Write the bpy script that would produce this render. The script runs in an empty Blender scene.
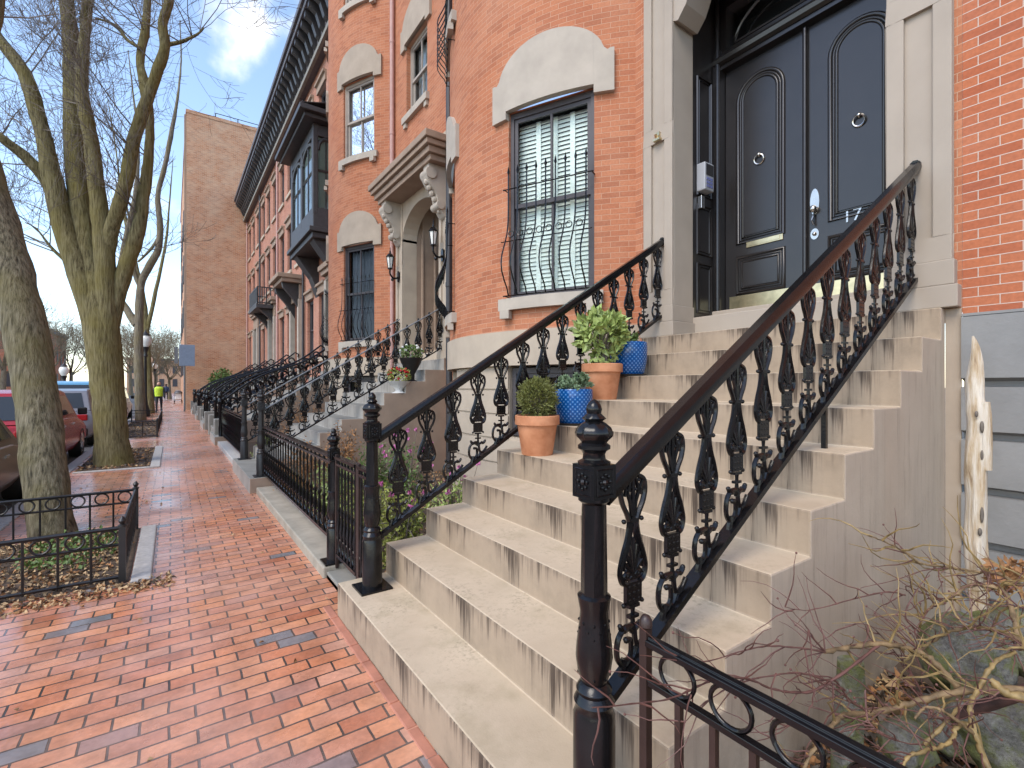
import bpy, bmesh, math, random
from mathutils import Vector, noise as mnoise
R = math.radians
random.seed(7)
SC = bpy.context.scene
COL = SC.collection

# ------------------------------------------------------------------ camera, world, sun, exposure
FPX, YAW, V0, EYE = 482.0, R(35.2), 386.5, 1.5
cd = bpy.data.cameras.new("camera"); cam = bpy.data.objects.new("camera", cd); COL.objects.link(cam)
cam.location = (0, 0, EYE); cam.rotation_euler = (R(90), 0, -YAW)
cd.sensor_width = 36; cd.lens = FPX / 1024 * 36; cd.shift_y = (V0 - 384) / 1024
cd.clip_start = 0.05; cd.clip_end = 2000
SC.camera = cam
SC.view_settings.view_transform = 'Standard'; SC.view_settings.look = 'None'
SC.view_settings.exposure = 1.0; SC.view_settings.gamma = 1; SC.view_settings.use_curve_mapping = False
SUN_EL, SUN_AZ = R(48), R(252)          # azimuth of the sun, clockwise from +Y
sunv = Vector((math.sin(SUN_AZ) * math.cos(SUN_EL), math.cos(SUN_AZ) * math.cos(SUN_EL), math.sin(SUN_EL)))
sd = bpy.data.lights.new("sun", 'SUN'); sun = bpy.data.objects.new("sun", sd); COL.objects.link(sun)
sd.energy = 1.2; sd.angle = R(30); sd.color = (1, 0.93, 0.83)
sun.rotation_euler = (-sunv).to_track_quat('-Z', 'Y').to_euler()
W = bpy.data.worlds.new("World"); SC.world = W; W.use_nodes = True
nt = W.node_tree; nt.nodes.clear()
def N(t, k, **kw):
    n = t.nodes.new(k)
    for a, b in kw.items(): setattr(n, a, b)
    return n
wo = N(nt, 'ShaderNodeOutputWorld'); bg = N(nt, 'ShaderNodeBackground'); bg.inputs[1].default_value = 0.135
sky = N(nt, 'ShaderNodeTexSky', sky_type='NISHITA', sun_disc=False); sky.sun_elevation = SUN_EL; sky.sun_rotation = SUN_AZ
sky.air_density = 1.0; sky.dust_density = 0.6; sky.ozone_density = 1.3
tcw = N(nt, 'ShaderNodeTexCoord')
mpw = N(nt, 'ShaderNodeMapping'); mpw.inputs['Scale'].default_value = (1, 1, 2.2)
nzw = N(nt, 'ShaderNodeTexNoise'); nzw.inputs['Scale'].default_value = 2.6; nzw.inputs['Detail'].default_value = 9; nzw.inputs['Roughness'].default_value = 0.58
rpw = N(nt, 'ShaderNodeValToRGB'); rpw.color_ramp.elements[0].position = 0.58; rpw.color_ramp.elements[1].position = 0.78
nt.links.new(tcw.outputs['Generated'], mpw.inputs[0]); nt.links.new(mpw.outputs[0], nzw.inputs[0]); nt.links.new(nzw.outputs[0], rpw.inputs[0])
# one cumulus puff in a fixed direction of the sky
def raydir(u, v):
    a = (u - 512) / FPX
    return Vector((math.sin(YAW) + a * math.cos(YAW), math.cos(YAW) - a * math.sin(YAW), -(v - V0) / FPX))
dn = N(nt, 'ShaderNodeVectorMath', operation='DISTANCE'); dn.inputs[1].default_value = raydir(262, 28).normalized()
nt.links.new(tcw.outputs['Generated'], dn.inputs[0])
pf = N(nt, 'ShaderNodeMapRange'); pf.inputs[1].default_value = 0.01; pf.inputs[2].default_value = 0.13; pf.inputs[3].default_value = 0.38; pf.inputs[4].default_value = 0
nt.links.new(dn.outputs['Value'], pf.inputs[0])
nz2 = N(nt, 'ShaderNodeTexNoise'); nz2.inputs['Scale'].default_value = 11; nz2.inputs['Detail'].default_value = 8
nt.links.new(tcw.outputs['Generated'], nz2.inputs[0])
ad = N(nt, 'ShaderNodeMath', operation='ADD'); nt.links.new(pf.outputs[0], ad.inputs[0]); nt.links.new(nz2.outputs[0], ad.inputs[1])
pr = N(nt, 'ShaderNodeMapRange', interpolation_type='SMOOTHSTEP'); pr.inputs[1].default_value = 0.62; pr.inputs[2].default_value = 1.0
nt.links.new(ad.outputs[0], pr.inputs[0])
mx0 = N(nt, 'ShaderNodeMath', operation='MAXIMUM'); ml = N(nt, 'ShaderNodeMath', operation='MULTIPLY'); ml.inputs[1].default_value = 0.75
nt.links.new(rpw.outputs[0], ml.inputs[0]); nt.links.new(ml.outputs[0], mx0.inputs[0]); nt.links.new(pr.outputs[0], mx0.inputs[1])
mxc = N(nt, 'ShaderNodeMix', data_type='RGBA'); mxc.inputs['B'].default_value = (7.2, 7.1, 7.0, 1)
gain = N(nt, 'ShaderNodeVectorMath', operation='MULTIPLY'); gain.inputs[1].default_value = (1.55, 1.48, 1.42)
nt.links.new(sky.outputs[0], gain.inputs[0])
nt.links.new(mx0.outputs[0], mxc.inputs['Factor']); nt.links.new(gain.outputs[0], mxc.inputs['A']); nt.links.new(mxc.outputs['Result'], bg.inputs[0]); nt.links.new(bg.outputs[0], wo.inputs[0])

# ------------------------------------------------------------------ mesh helper
OFF = {}
class MB:
    def __init__(s): s.v = []; s.f = []; s.m = []; s.uv = {}
    def face(s, pts, m=0, uv=None):
        i = len(s.v); s.v += [tuple(p) for p in pts]; s.f.append(tuple(range(i, i + len(pts)))); s.m.append(m)
        if uv: s.uv[len(s.f) - 1] = uv
    def idx(s, vs, fs, m=0):
        i = len(s.v); s.v += [tuple(p) for p in vs]
        for f in fs: s.f.append(tuple(i + k for k in f)); s.m.append(m)
    def hexa(s, p, m=0):     # p: 8 points, bottom loop 0-3 then top loop 4-7
        s.idx(p, [(3, 2, 1, 0), (4, 5, 6, 7), (0, 1, 5, 4), (1, 2, 6, 5), (2, 3, 7, 6), (3, 0, 4, 7)], m)
    def box(s, x0, x1, y0, y1, z0, z1, m=0):
        s.hexa([(x0, y0, z0), (x1, y0, z0), (x1, y1, z0), (x0, y1, z0), (x0, y0, z1), (x1, y0, z1), (x1, y1, z1), (x0, y1, z1)], m)
    def fbox(s, fn, a0, a1, z0, z1, d0, d1, m=0):   # box in a wall frame fn(a, z, depth)
        s.hexa([fn(a0, z0, d0), fn(a1, z0, d0), fn(a1, z0, d1), fn(a0, z0, d1), fn(a0, z1, d0), fn(a1, z1, d0), fn(a1, z1, d1), fn(a0, z1, d1)], m)
    def prism(s, poly, off, m=0):
        n = len(poly); off = Vector(off); a = [Vector(p) for p in poly]
        s.idx([*a, *[p + off for p in a]], [tuple(range(n))[::-1], tuple(range(n, 2 * n))] + [(i, (i + 1) % n, n + (i + 1) % n, n + i) for i in range(n)], m)
    def tube(s, pts, r, n=6, m=0, closed=False):
        P = [Vector(p) for p in pts]; k = len(P)
        if k < 2: return
        rr = r if isinstance(r, (list, tuple)) else [r] * k
        up = Vector((0.13, 0.27, 0.95)); vs = []
        prev = None
        for i in range(k):
            if closed: t = P[(i + 1) % k] - P[i - 1]
            else: t = P[min(i + 1, k - 1)] - P[max(i - 1, 0)]
            if t.length < 1e-9: t = Vector((0, 0, 1))
            t.normalize()
            if prev is None:
                b = t.cross(up)
                if b.length < 1e-3: b = t.cross(Vector((1, 0, 0)))
            else: b = prev - t * prev.dot(t)
            if b.length < 1e-6: b = t.orthogonal()
            b.normalize(); prev = b.copy(); c = t.cross(b)
            for j in range(n):
                a = 2 * math.pi * j / n
                vs.append(P[i] + (b * math.cos(a) + c * math.sin(a)) * rr[i])
        fs = []
        for i in range(k if closed else k - 1):
            for j in range(n):
                i2 = (i + 1) % k
                fs.append((i * n + j, i * n + (j + 1) % n, i2 * n + (j + 1) % n, i2 * n + j))
        if not closed: fs += [tuple(range(n))[::-1], tuple(range((k - 1) * n, k * n))]
        s.idx(vs, fs, m)
    def lathe(s, prof, n=16, c=(0, 0, 0), m=0, flute=None):
        vs = []; k = len(prof)
        for i, (r, z) in enumerate(prof):
            for j in range(n):
                a = 2 * math.pi * j / n
                q = r * (1 + (flute(i, a) if flute else 0))
                vs.append((c[0] + q * math.cos(a), c[1] + q * math.sin(a), c[2] + z))
        fs = [(i * n + j, i * n + (j + 1) % n, (i + 1) * n + (j + 1) % n, (i + 1) * n + j) for i in range(k - 1) for j in range(n)]
        fs += [tuple(range(n))[::-1], tuple(range((k - 1) * n, k * n))]
        s.idx(vs, fs, m)
    def ball(s, c, r, n=8, m=0, sc=(1, 1, 1)):
        k = max(4, n // 2 + 1); vs = []; fs = []
        for i in range(k + 1):
            th = math.pi * i / k
            for j in range(n):
                a = 2 * math.pi * j / n
                vs.append((c[0] + r * sc[0] * math.sin(th) * math.cos(a), c[1] + r * sc[1] * math.sin(th) * math.sin(a), c[2] - r * sc[2] * math.cos(th)))
        fs = [(i * n + j, i * n + (j + 1) % n, (i + 1) * n + (j + 1) % n, (i + 1) * n + j) for i in range(k) for j in range(n)]
        s.idx(vs, fs, m)
    def leaf(s, c, d, w, l, m=0, bend=0.2):
        d = Vector(d).normalized(); sd_ = d.cross(Vector((random.uniform(-1, 1), random.uniform(-1, 1), random.uniform(-1, 1))))
        if sd_.length < 1e-3: sd_ = d.orthogonal()
        sd_.normalize(); nrm = d.cross(sd_); c = Vector(c)
        s.idx([c, c + d * l * .5 + sd_ * w + nrm * bend * l * .3, c + d * l - nrm * bend * l * .2, c + d * l * .5 - sd_ * w + nrm * bend * l * .3], [(0, 1, 2), (0, 2, 3)], m)
    def build(s, name, mats, parent=None, origin=None, smooth=None, bevel=0, seg=2):
        off = OFF[parent.name] if parent else Vector(origin or (0, 0, 0))
        me = bpy.data.meshes.new(name)
        me.from_pydata([(x - off[0], y - off[1], z - off[2]) for x, y, z in s.v], [], s.f)
        if not isinstance(mats, (list, tuple)): mats = [mats]
        for q in mats: me.materials.append(q)
        if len(mats) > 1: me.polygons.foreach_set('material_index', s.m)
        me.update()
        uvl = me.uv_layers.new(name='UVMap'); data = [0.0] * (2 * len(me.loops))
        for p in me.polygons:
            ex = s.uv.get(p.index); nrm = p.normal
            if not ex and abs(nrm.z) <= .7:
                t = Vector((-nrm.y, nrm.x, 0)); t.normalize()
            for k, li in enumerate(p.loop_indices):
                if ex: u, v = ex[k]
                else:
                    x, y, z = s.v[p.vertices[k]]
                    if abs(nrm.z) > .7: u, v = x, y
                    else: u, v = t.x * x + t.y * y, z
                data[2 * li] = u; data[2 * li + 1] = v
        uvl.data.foreach_set('uv', data)
        bm = bmesh.new(); bm.from_mesh(me)
        if bevel: bmesh.ops.remove_doubles(bm, verts=bm.verts, dist=1e-5)
        bmesh.ops.recalc_face_normals(bm, faces=bm.faces) if not s.uv else None
        bm.to_mesh(me); bm.free()
        if smooth is not None:
            me.polygons.foreach_set('use_smooth', [True] * len(me.polygons)); me.set_sharp_from_angle(angle=R(smooth))
        o = bpy.data.objects.new(name, me); COL.objects.link(o)
        if parent: o.parent = parent
        else: o.location = off
        OFF[o.name] = off
        if bevel:
            b = o.modifiers.new('bevel', 'BEVEL'); b.width = bevel; b.segments = seg; b.limit_method = 'ANGLE'; b.angle_limit = R(35)
        return o
def tag(o, label, cat, group=None, kind=None):
    o['label'] = label; o['category'] = cat
    if group: o['group'] = group
    if kind: o['kind'] = kind
    return o
def thing(name, loc, label, cat, group=None):
    o = bpy.data.objects.new(name, None); COL.objects.link(o); o.location = loc; o.empty_display_size = .1
    OFF[o.name] = Vector(loc)
    return tag(o, label, cat, group)
def struct(o): o['kind'] = 'structure'; return o
def children(o): return [c for c in bpy.data.objects if c.parent == o]
def copy_tree(o, parent=None, loc=None):
    c = o.copy(); COL.objects.link(c)
    if parent: c.parent = parent
    if loc is not None: c.location = loc
    OFF[c.name] = OFF[o.name]
    for ch in list(o.children): copy_tree(ch, c)
    return c
def px(u, v, d):     # world point seen at pixel u,v at forward distance d (layout from measurements)
    return raydir(u, v) * d + Vector((0, 0, EYE))
def spline(pts, k=6):
    P = [Vector(p) for p in pts]; out = []
    for i in range(len(P) - 1):
        p0, p1, p2, p3 = P[max(i - 1, 0)], P[i], P[i + 1], P[min(i + 2, len(P) - 1)]
        for j in range(k):
            t = j / k
            out.append(.5 * ((2 * p1) + (p2 - p0) * t + (2 * p0 - 5 * p1 + 4 * p2 - p3) * t * t + (3 * p1 - p0 - 3 * p2 + p3) * t ** 3))
    out.append(P[-1]); return out

# ------------------------------------------------------------------ materials
MT = {}
def newmat(name):
    m = bpy.data.materials.new(name); m.use_nodes = True; t = m.node_tree
    b = t.nodes['Principled BSDF']; MT[name] = m
    return m, t, b
def noise_fac(t, scale, detail=6, rough=.55, coord='Object', sc=None):
    tc = N(t, 'ShaderNodeTexCoord'); n = N(t, 'ShaderNodeTexNoise'); n.inputs['Scale'].default_value = scale; n.inputs['Detail'].default_value = detail; n.inputs['Roughness'].default_value = rough
    src = tc.outputs[coord]
    if sc:
        mp = N(t, 'ShaderNodeMapping'); mp.inputs['Scale'].default_value = sc; t.links.new(src, mp.inputs[0]); src = mp.outputs[0]
    t.links.new(src, n.inputs[0]); return n.outputs[0]
def ramp(t, src, stops):
    r = N(t, 'ShaderNodeValToRGB'); e = r.color_ramp.elements
    while len(e) < len(stops): e.new(.5)
    for q, (p, c) in zip(e, stops):
        q.position = p; q.color = (*c, 1) if len(c) == 3 else c
    t.links.new(src, r.inputs[0]); return r.outputs[0]
def mixc(t, f, a, b, mode='MIX'):
    m = N(t, 'ShaderNodeMix', data_type='RGBA', blend_type=mode)
    for s_, v in ((m.inputs['Factor'], f), (m.inputs['A'], a), (m.inputs['B'], b)):
        if hasattr(v, 'links') or hasattr(v, 'is_linked'): t.links.new(v, s_)
        elif isinstance(v, (int, float)): s_.default_value = v
        else: s_.default_value = (*v, 1)
    return m.outputs['Result']
def bump(t, b, src, strength=.3, dist=.01):
    q = N(t, 'ShaderNodeBump'); q.inputs['Strength'].default_value = strength; q.inputs['Distance'].default_value = dist
    t.links.new(src, q.inputs['Height'])
    if b.inputs['Normal'].is_linked: t.links.new(b.inputs['Normal'].links[0].from_socket, q.inputs['Normal'])
    t.links.new(q.outputs[0], b.inputs['Normal'])
def mat(name, c, rough=.6, metal=0, var=.15, scale=8, bmp=0, bscale=60, c2=None, spec=.5, bd=.004):
    m, t, b = newmat(name); b.inputs['Roughness'].default_value = rough; b.inputs['Metallic'].default_value = metal; b.inputs['Specular IOR Level'].default_value = spec
    lo = tuple(x * (1 - var) for x in c); hi = c2 or tuple(min(1, x * (1 + var)) for x in c)
    f = noise_fac(t, scale)
    t.links.new(ramp(t, f, [(.3, lo), (.7, hi)]), b.inputs['Base Color'])
    if bmp: bump(t, b, noise_fac(t, bscale), bmp, bd)
    return m
def brick(name, cols, mortar, w=.19, h=.0585, ms=.004, rough=.85, blot=.25, bs=.5, wob=.0, spec=.3):
    m, t, b = newmat(name); b.inputs['Roughness'].default_value = rough; b.inputs['Specular IOR Level'].default_value = spec
    tc = N(t, 'ShaderNodeTexCoord'); src = tc.outputs['UV']
    if wob:
        n = N(t, 'ShaderNodeTexNoise'); n.inputs['Scale'].default_value = 3.5; n.inputs['Detail'].default_value = 3; t.links.new(src, n.inputs[0])
        a = N(t, 'ShaderNodeVectorMath', operation='MULTIPLY_ADD'); a.inputs[1].default_value = (wob, wob, 0); t.links.new(n.outputs['Color'], a.inputs[0]); t.links.new(src, a.inputs[2]); src = a.outputs[0]
    bt = N(t, 'ShaderNodeTexBrick'); bt.inputs['Scale'].default_value = 1; bt.inputs['Brick Width'].default_value = w; bt.inputs['Row Height'].default_value = h; bt.inputs['Mortar Size'].default_value = ms; bt.inputs['Mortar Smooth'].default_value = .25
    bt.inputs['Color1'].default_value = (0, 0, 0, 1); bt.inputs['Color2'].default_value = (1, 1, 1, 1); bt.inputs['Mortar'].default_value = (.5, .5, .5, 1)
    t.links.new(src, bt.inputs['Vector'])
    k = len(cols); c = ramp(t, bt.outputs['Color'], [(i / (k - 1), q) if not isinstance(q[1], tuple) else q for i, q in enumerate(cols)])
    f1 = noise_fac(t, 1.1, 5, .6, 'UV'); c = mixc(t, ramp(t, f1, [(.35, (0, 0, 0)), (.7, (blot,) * 3)]), c, tuple(x * 1.25 for x in mortar))
    f2 = noise_fac(t, 45, 4, .6, 'UV'); c = mixc(t, .35, c, ramp(t, f2, [(.3, (.55,) * 3), (.7, (1.25,) * 3)]), 'MULTIPLY')
    c = mixc(t, bt.outputs['Fac'], c, mortar)
    t.links.new(c, b.inputs['Base Color'])
    inv = N(t, 'ShaderNodeMath', operation='SUBTRACT'); inv.inputs[0].default_value = 1; t.links.new(bt.outputs['Fac'], inv.inputs[1])
    bump(t, b, inv.outputs[0], bs, .006); bump(t, b, f2, .25, .003)
    return m, t, b, bt
brick('brick_red', [(.38, .105, .045), (.43, .13, .055), (.46, .15, .066), (.35, .10, .048)], (.55, .46, .39), ms=.0026, blot=.06)
brick('brick_bow', [(.34, .115, .055), (.39, .13, .06), (.42, .145, .066), (.44, .158, .074), (.47, .18, .088), (.38, .13, .064)], (.48, .29, .19), ms=.003, blot=.2)
brick('brick_row', [(.35, .14, .088), (.39, .16, .098), (.42, .185, .115), (.33, .135, .09)], (.48, .30, .23), ms=.003, blot=.3)
brick('brick_tall', [(.34, .12, .055), (.44, .165, .072), (.49, .195, .09), (.54, .25, .13), (.38, .15, .078)], (.54, .42, .30), w=.22, h=.075, blot=.4, ms=.008)
mat('stone_tan', (.42, .345, .262), .85, var=.1, scale=3, bmp=.15, bscale=120)
mat('stone_door', (.365, .305, .243), .8, var=.07, scale=2.5, bmp=.12, bscale=140)
mat('stone_pale', (.41, .355, .29), .85, var=.1, scale=4, bmp=.2, bscale=90)
mat('stone_brown2', (.37, .30, .23), .85, var=.1, scale=4, bmp=.15, bscale=90)
mat('stone_brown', (.30, .215, .155), .85, var=.12, scale=4, bmp=.15, bscale=90)
mat('stone_grey', (.22, .21, .18), .8, var=.15, scale=5, bmp=.25, bscale=70)
mat('grey_paint', (.225, .22, .21), .6, var=.1, scale=5, bmp=.35, bscale=38, bd=.006)
mat('stone_curb', (.32, .285, .225), .85, var=.2, scale=6, bmp=.3, bscale=80)
mat('granite', (.40, .385, .36), .8, var=.18, scale=30, bmp=.2, bscale=150)
mat('edging', (.40, .165, .105), .5, var=.3, scale=5, bmp=.3, bscale=60)
mat('asphalt', (.075, .075, .078), .75, var=.25, scale=9, bmp=.3, bscale=200)
mat('soil', (.085, .058, .038), .95, var=.4, scale=22, bmp=.8, bscale=45, bd=.02)
mat('terrain', (.12, .11, .09), .95, var=.2, scale=.3)
mat('iron', (.006, .0055, .006), .2, var=.3, scale=14, bmp=.14, bscale=90, spec=.36)
mat('iron_dull', (.014, .013, .013), .42, var=.3, scale=14, bmp=.2, bscale=90)
mat('iron_rust', (.028, .015, .012), .42, var=.4, scale=10, bmp=.2, bscale=90)
mat('rail_grey', (.16, .165, .17), .4, var=.2, scale=10)
mat('door_black', (.0175, .0145, .0135), .3, var=.15, scale=4, bmp=.04, bscale=40, spec=.6)
mat('frame_dark', (.05, .042, .045), .5, var=.1)
mat('frame_tan', (.36, .31, .26), .6, var=.1)
mat('wood_white', (.62, .61, .58), .5, var=.05)
mat('oriel_paint', (.042, .038, .038), .5, var=.2)
mat('cornice_paint', (.10, .095, .105), .6, var=.2)
mat('brass', (.55, .45, .27), .3, 1, var=.2, scale=12)
mat('nickel', (.46, .44, .41), .25, 1, var=.1, scale=12)
mat('plastic_grey', (.33, .34, .36), .45, var=.05)
mat('screen_blue', (.12, .14, .32), .3, var=.1)
mat('blind', (.80, .83, .79), .6, var=.05)
mat('curtain_grey', (.20, .215, .24), .8, var=.1)
mat('shade_green', (.5, .54, .45), .7, var=.05)
mat('curtain', (.62, .63, .62), .8, var=.1)
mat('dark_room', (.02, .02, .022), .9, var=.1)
mat('copper_pipe', (.46, .27, .23), .55, var=.1)
mat('dark_pipe', (.035, .033, .036), .5, var=.1)
mat('terracotta', (.42, .15, .06), .85, scale=7, bmp=.2, bscale=70, c2=(.58, .27, .14))
mat('leaf_olive', (.15, .16, .04), .55, var=.4, scale=30)
mat('leaf_green', (.10, .16, .035), .5, var=.35, scale=30)
mat('leaf_light', (.30, .37, .11), .45, var=.3, scale=25)
mat('leaf_blue', (.17, .24, .13), .5, var=.3, scale=25)
mat('leaf_yellow', (.27, .29, .06), .5, var=.35, scale=20)
mat('leaf_dead', (.32, .16, .065), .9, var=.45, scale=14)
mat('leaf_pale', (.44, .30, .16), .9, var=.3, scale=14)
mat('petal', (.55, .16, .36), .6, var=.2)
mat('twig', (.14, .115, .09), .8, var=.25, scale=20)
mat('shrub_bark', (.07, .032, .025), .7, var=.5, scale=18, bmp=.7, bscale=50)
mat('shrub_red', (.13, .058, .045), .6, var=.3, scale=30)
mat('shrub_yellow', (.25, .17, .065), .6, var=.4, scale=30, bmp=.3, bscale=60)
mat('shrub_gold', (.19, .125, .06), .7, var=.6, scale=22, bmp=.6, bscale=60)
mat('rubber', (.018, .018, .018), .7); mat('chrome', (.5, .5, .52), .25, 1); mat('car_glass', (.03, .035, .04), .08, var=0)
mat('tail_red', (.35, .015, .015), .25, var=0); mat('plate_white', (.7, .7, .7), .5, var=.02)
mat('paint_red', (.35, .02, .03), .25, var=.04); mat('paint_silver', (.22, .215, .23), .3, .3, var=.04); mat('paint_brown', (.16, .125, .10), .3, .2, var=.05); mat('paint_blue', (.12, .32, .5), .3, var=.05); mat('paint_white', (.65, .66, .66), .3, var=.03)
mat('globe', (.75, .74, .68), .4, var=.03)
mat('sign_blue', (.20, .25, .33), .5, var=.1)
mat('vest', (.55, .75, .05), .7); mat('cloth_dark', (.025, .027, .035), .85); mat('cloth_blue', (.04, .06, .12), .85); mat('skin', (.5, .3, .22), .6); mat('hair', (.04, .025, .015), .8)
mat('slate', (.10, .10, .11), .7)
# pavers
m, t, b, bt = brick('pavers', [(0.0, (.43, .14, .068)), (.18, (.61, .235, .105)), (.36, (.51, .205, .125)), (.55, (.67, .285, .14)), (.70, (.54, .185, .085)), (.86, (.62, .30, .185)), (.965, (.40, .18, .13)), (.972, (.17, .17, .175)), (1.0, (.21, .205, .21))], (.05, .036, .028), w=.205, h=.101, ms=.0055, rough=.4, blot=0, bs=.9, wob=.022, spec=.7)
wet = noise_fac(t, .55, 5, .6, 'UV'); f3 = noise_fac(t, 14, 6, .6, 'UV')
rw = ramp(t, wet, [(.40, (.10,) * 3), (.64, (.36,) * 3)]); rr = mixc(t, .16, rw, f3)
t.links.new(rr, b.inputs['Roughness'])
cc = b.inputs['Base Color'].links[0].from_socket
t.links.new(mixc(t, ramp(t, noise_fac(t, .7, 6, .62, 'UV'), [(.4, (0,) * 3), (.68, (.5,) * 3)]), cc, (.50, .35, .29)), b.inputs['Base Color'])
spread = ramp(t, noise_fac(t, 5, 5, .6, 'UV'), [(.35, (.75,) * 3), (.6, (1.08,) * 3)])  # random tone mottling across the pavers
t.links.new(mixc(t, 1, b.inputs['Base Color'].links[0].from_socket, spread, 'MULTIPLY'), b.inputs['Base Color'])
bump(t, b, noise_fac(t, 4, 3, .5, 'UV'), .35, .012)
# stair stone: tread and riser (riser carries drip stains running down from its nosing; UV v = distance to nosing, negative down)
m, t, b = newmat('tread'); b.inputs['Roughness'].default_value = .8
c = ramp(t, noise_fac(t, 2.2, 6, .6), [(.3, (.45, .352, .24)), (.7, (.57, .457, .32))])
sp = ramp(t, noise_fac(t, 42, 6, .75), [(.50, (0,) * 3), (.64, (1,) * 3)]); pt = ramp(t, noise_fac(t, 2.3, 6, .65), [(.46, (0.02,) * 3), (.70, (.7,) * 3)])
c = mixc(t, mixc(t, 1, sp, pt, 'MULTIPLY'), c, (.17, .135, .085)); c = mixc(t, ramp(t, noise_fac(t, 3.1, 6, .65), [(.52, (0,) * 3), (.72, (.6,) * 3)]), c, (.32, .255, .155))
c = mixc(t, ramp(t, noise_fac(t, 130, 3, .7), [(.62, (0,) * 3), (.74, (.22,) * 3)]), c, (.14, .11, .08))
t.links.new(c, b.inputs['Base Color']); bump(t, b, noise_fac(t, 110), .2, .004); bump(t, b, noise_fac(t, 6), .2, .01)
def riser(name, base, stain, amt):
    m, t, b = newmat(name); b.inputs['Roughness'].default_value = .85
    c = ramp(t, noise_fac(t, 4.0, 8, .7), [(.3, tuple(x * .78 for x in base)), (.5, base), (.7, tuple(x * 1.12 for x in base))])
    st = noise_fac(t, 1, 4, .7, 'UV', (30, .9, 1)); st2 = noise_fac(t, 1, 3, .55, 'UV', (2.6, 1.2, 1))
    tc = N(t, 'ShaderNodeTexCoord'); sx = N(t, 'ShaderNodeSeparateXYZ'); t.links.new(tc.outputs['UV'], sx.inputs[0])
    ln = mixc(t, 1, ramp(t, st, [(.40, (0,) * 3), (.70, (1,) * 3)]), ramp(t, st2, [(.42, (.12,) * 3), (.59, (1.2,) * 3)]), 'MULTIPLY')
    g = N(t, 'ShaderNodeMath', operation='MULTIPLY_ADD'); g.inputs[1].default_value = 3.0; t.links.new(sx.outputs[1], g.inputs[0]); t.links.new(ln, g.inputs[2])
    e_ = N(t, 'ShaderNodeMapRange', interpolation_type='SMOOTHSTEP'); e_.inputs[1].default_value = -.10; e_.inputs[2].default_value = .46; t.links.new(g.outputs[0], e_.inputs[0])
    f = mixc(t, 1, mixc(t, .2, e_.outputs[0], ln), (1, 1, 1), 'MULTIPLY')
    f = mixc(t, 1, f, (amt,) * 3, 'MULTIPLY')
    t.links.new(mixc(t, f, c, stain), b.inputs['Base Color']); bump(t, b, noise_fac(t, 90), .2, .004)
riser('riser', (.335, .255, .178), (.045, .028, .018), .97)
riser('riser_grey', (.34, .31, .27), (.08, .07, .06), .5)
m, t, b = newmat('stucco'); b.inputs['Roughness'].default_value = .88
c = ramp(t, noise_fac(t, 1.7, 6, .6), [(.3, (.415, .325, .24)), (.7, (.48, .382, .288))])
c = mixc(t, ramp(t, noise_fac(t, 1, 5, .6, 'Object', (14, 14, .8)), [(.5, (0,) * 3), (.75, (.35,) * 3)]), c, (.27, .215, .165))
gm = N(t, 'ShaderNodeNewGeometry'); sz = N(t, 'ShaderNodeSeparateXYZ'); t.links.new(gm.outputs['Position'], sz.inputs[0]); mr = N(t, 'ShaderNodeMapRange'); mr.inputs[1].default_value = .0; mr.inputs[2].default_value = .55; mr.inputs[3].default_value = .5; mr.inputs[4].default_value = 0; t.links.new(sz.outputs[2], mr.inputs[0])
c = mixc(t, mixc(t, 1, mr.outputs[0], ramp(t, noise_fac(t, 5, 7, .7), [(.3, (0,) * 3), (.6, (1,) * 3)]), 'MULTIPLY'), c, (.15, .125, .085)); c = mixc(t, ramp(t, noise_fac(t, 1, 6, .7, 'Object', (30, 30, 2.2)), [(.56, (0,) * 3), (.70, (.5,) * 3)]), c, (.22, .17, .125)); c = mixc(t, ramp(t, noise_fac(t, 60, 5, .7), [(.60, (0,) * 3), (.7, (.4,) * 3)]), c, (.48, .42, .34))
t.links.new(c, b.inputs['Base Color']); bump(t, b, noise_fac(t, 70), .25, .004); bump(t, b, noise_fac(t, 7, 5), .3, .012)
def bark(name, lo, mid, hi, s=1.0):
    m, t, b = newmat(name); b.inputs['Roughness'].default_value = .95; b.inputs['Specular IOR Level'].default_value = .2
    f = noise_fac(t, 1, 7, .65, 'Object', (40 * s, 40 * s, 4.5 * s)); g = noise_fac(t, 2.2, 5)
    c = ramp(t, f, [(.32, lo), (.5, mid), (.7, hi)])
    c = mixc(t, ramp(t, g, [(.42, (0,) * 3), (.66, (.6,) * 3)]), c, tuple(x * y for x, y in zip(mid, (1.0, .97, .58))))
    t.links.new(c, b.inputs['Base Color']); bump(t, b, f, 1.0, .035 / s)
bark('bark_near', (.035, .03, .02), (.18, .155, .10), (.31, .27, .185))
bark('bark_moss', (.06, .048, .026), (.19, .16, .078), (.30, .26, .145), .8)
bark('bark_far', (.09, .072, .055), (.20, .165, .12), (.28, .235, .175), .6)
m, t, b = newmat('driftwood'); b.inputs['Roughness'].default_value = .85
f = noise_fac(t, 1, 7, .65, 'Object', (30, 30, 3)); c = ramp(t, f, [(.30, (.16, .085, .04)), (.42, (.46, .34, .21)), (.55, (.62, .54, .43)), (.75, (.68, .61, .52))])
t.links.new(c, b.inputs['Base Color']); bump(t, b, f, .8, .02)
m, t, b = newmat('rock'); b.inputs['Roughness'].default_value = .9
c = ramp(t, noise_fac(t, 26, 9, .75), [(.3, (.07, .065, .058)), (.5, (.20, .19, .165)), (.62, (.30, .29, .255)), (.75, (.48, .47, .42))])
c = mixc(t, ramp(t, noise_fac(t, 7, 8, .7), [(.45, (0,) * 3), (.56, (.85,) * 3)]), c, (.16, .175, .035)); c = mixc(t, ramp(t, noise_fac(t, 60, 5, .7), [(.55, (0,) * 3), (.68, (.7,) * 3)]), c, (.06, .055, .04))
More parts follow.
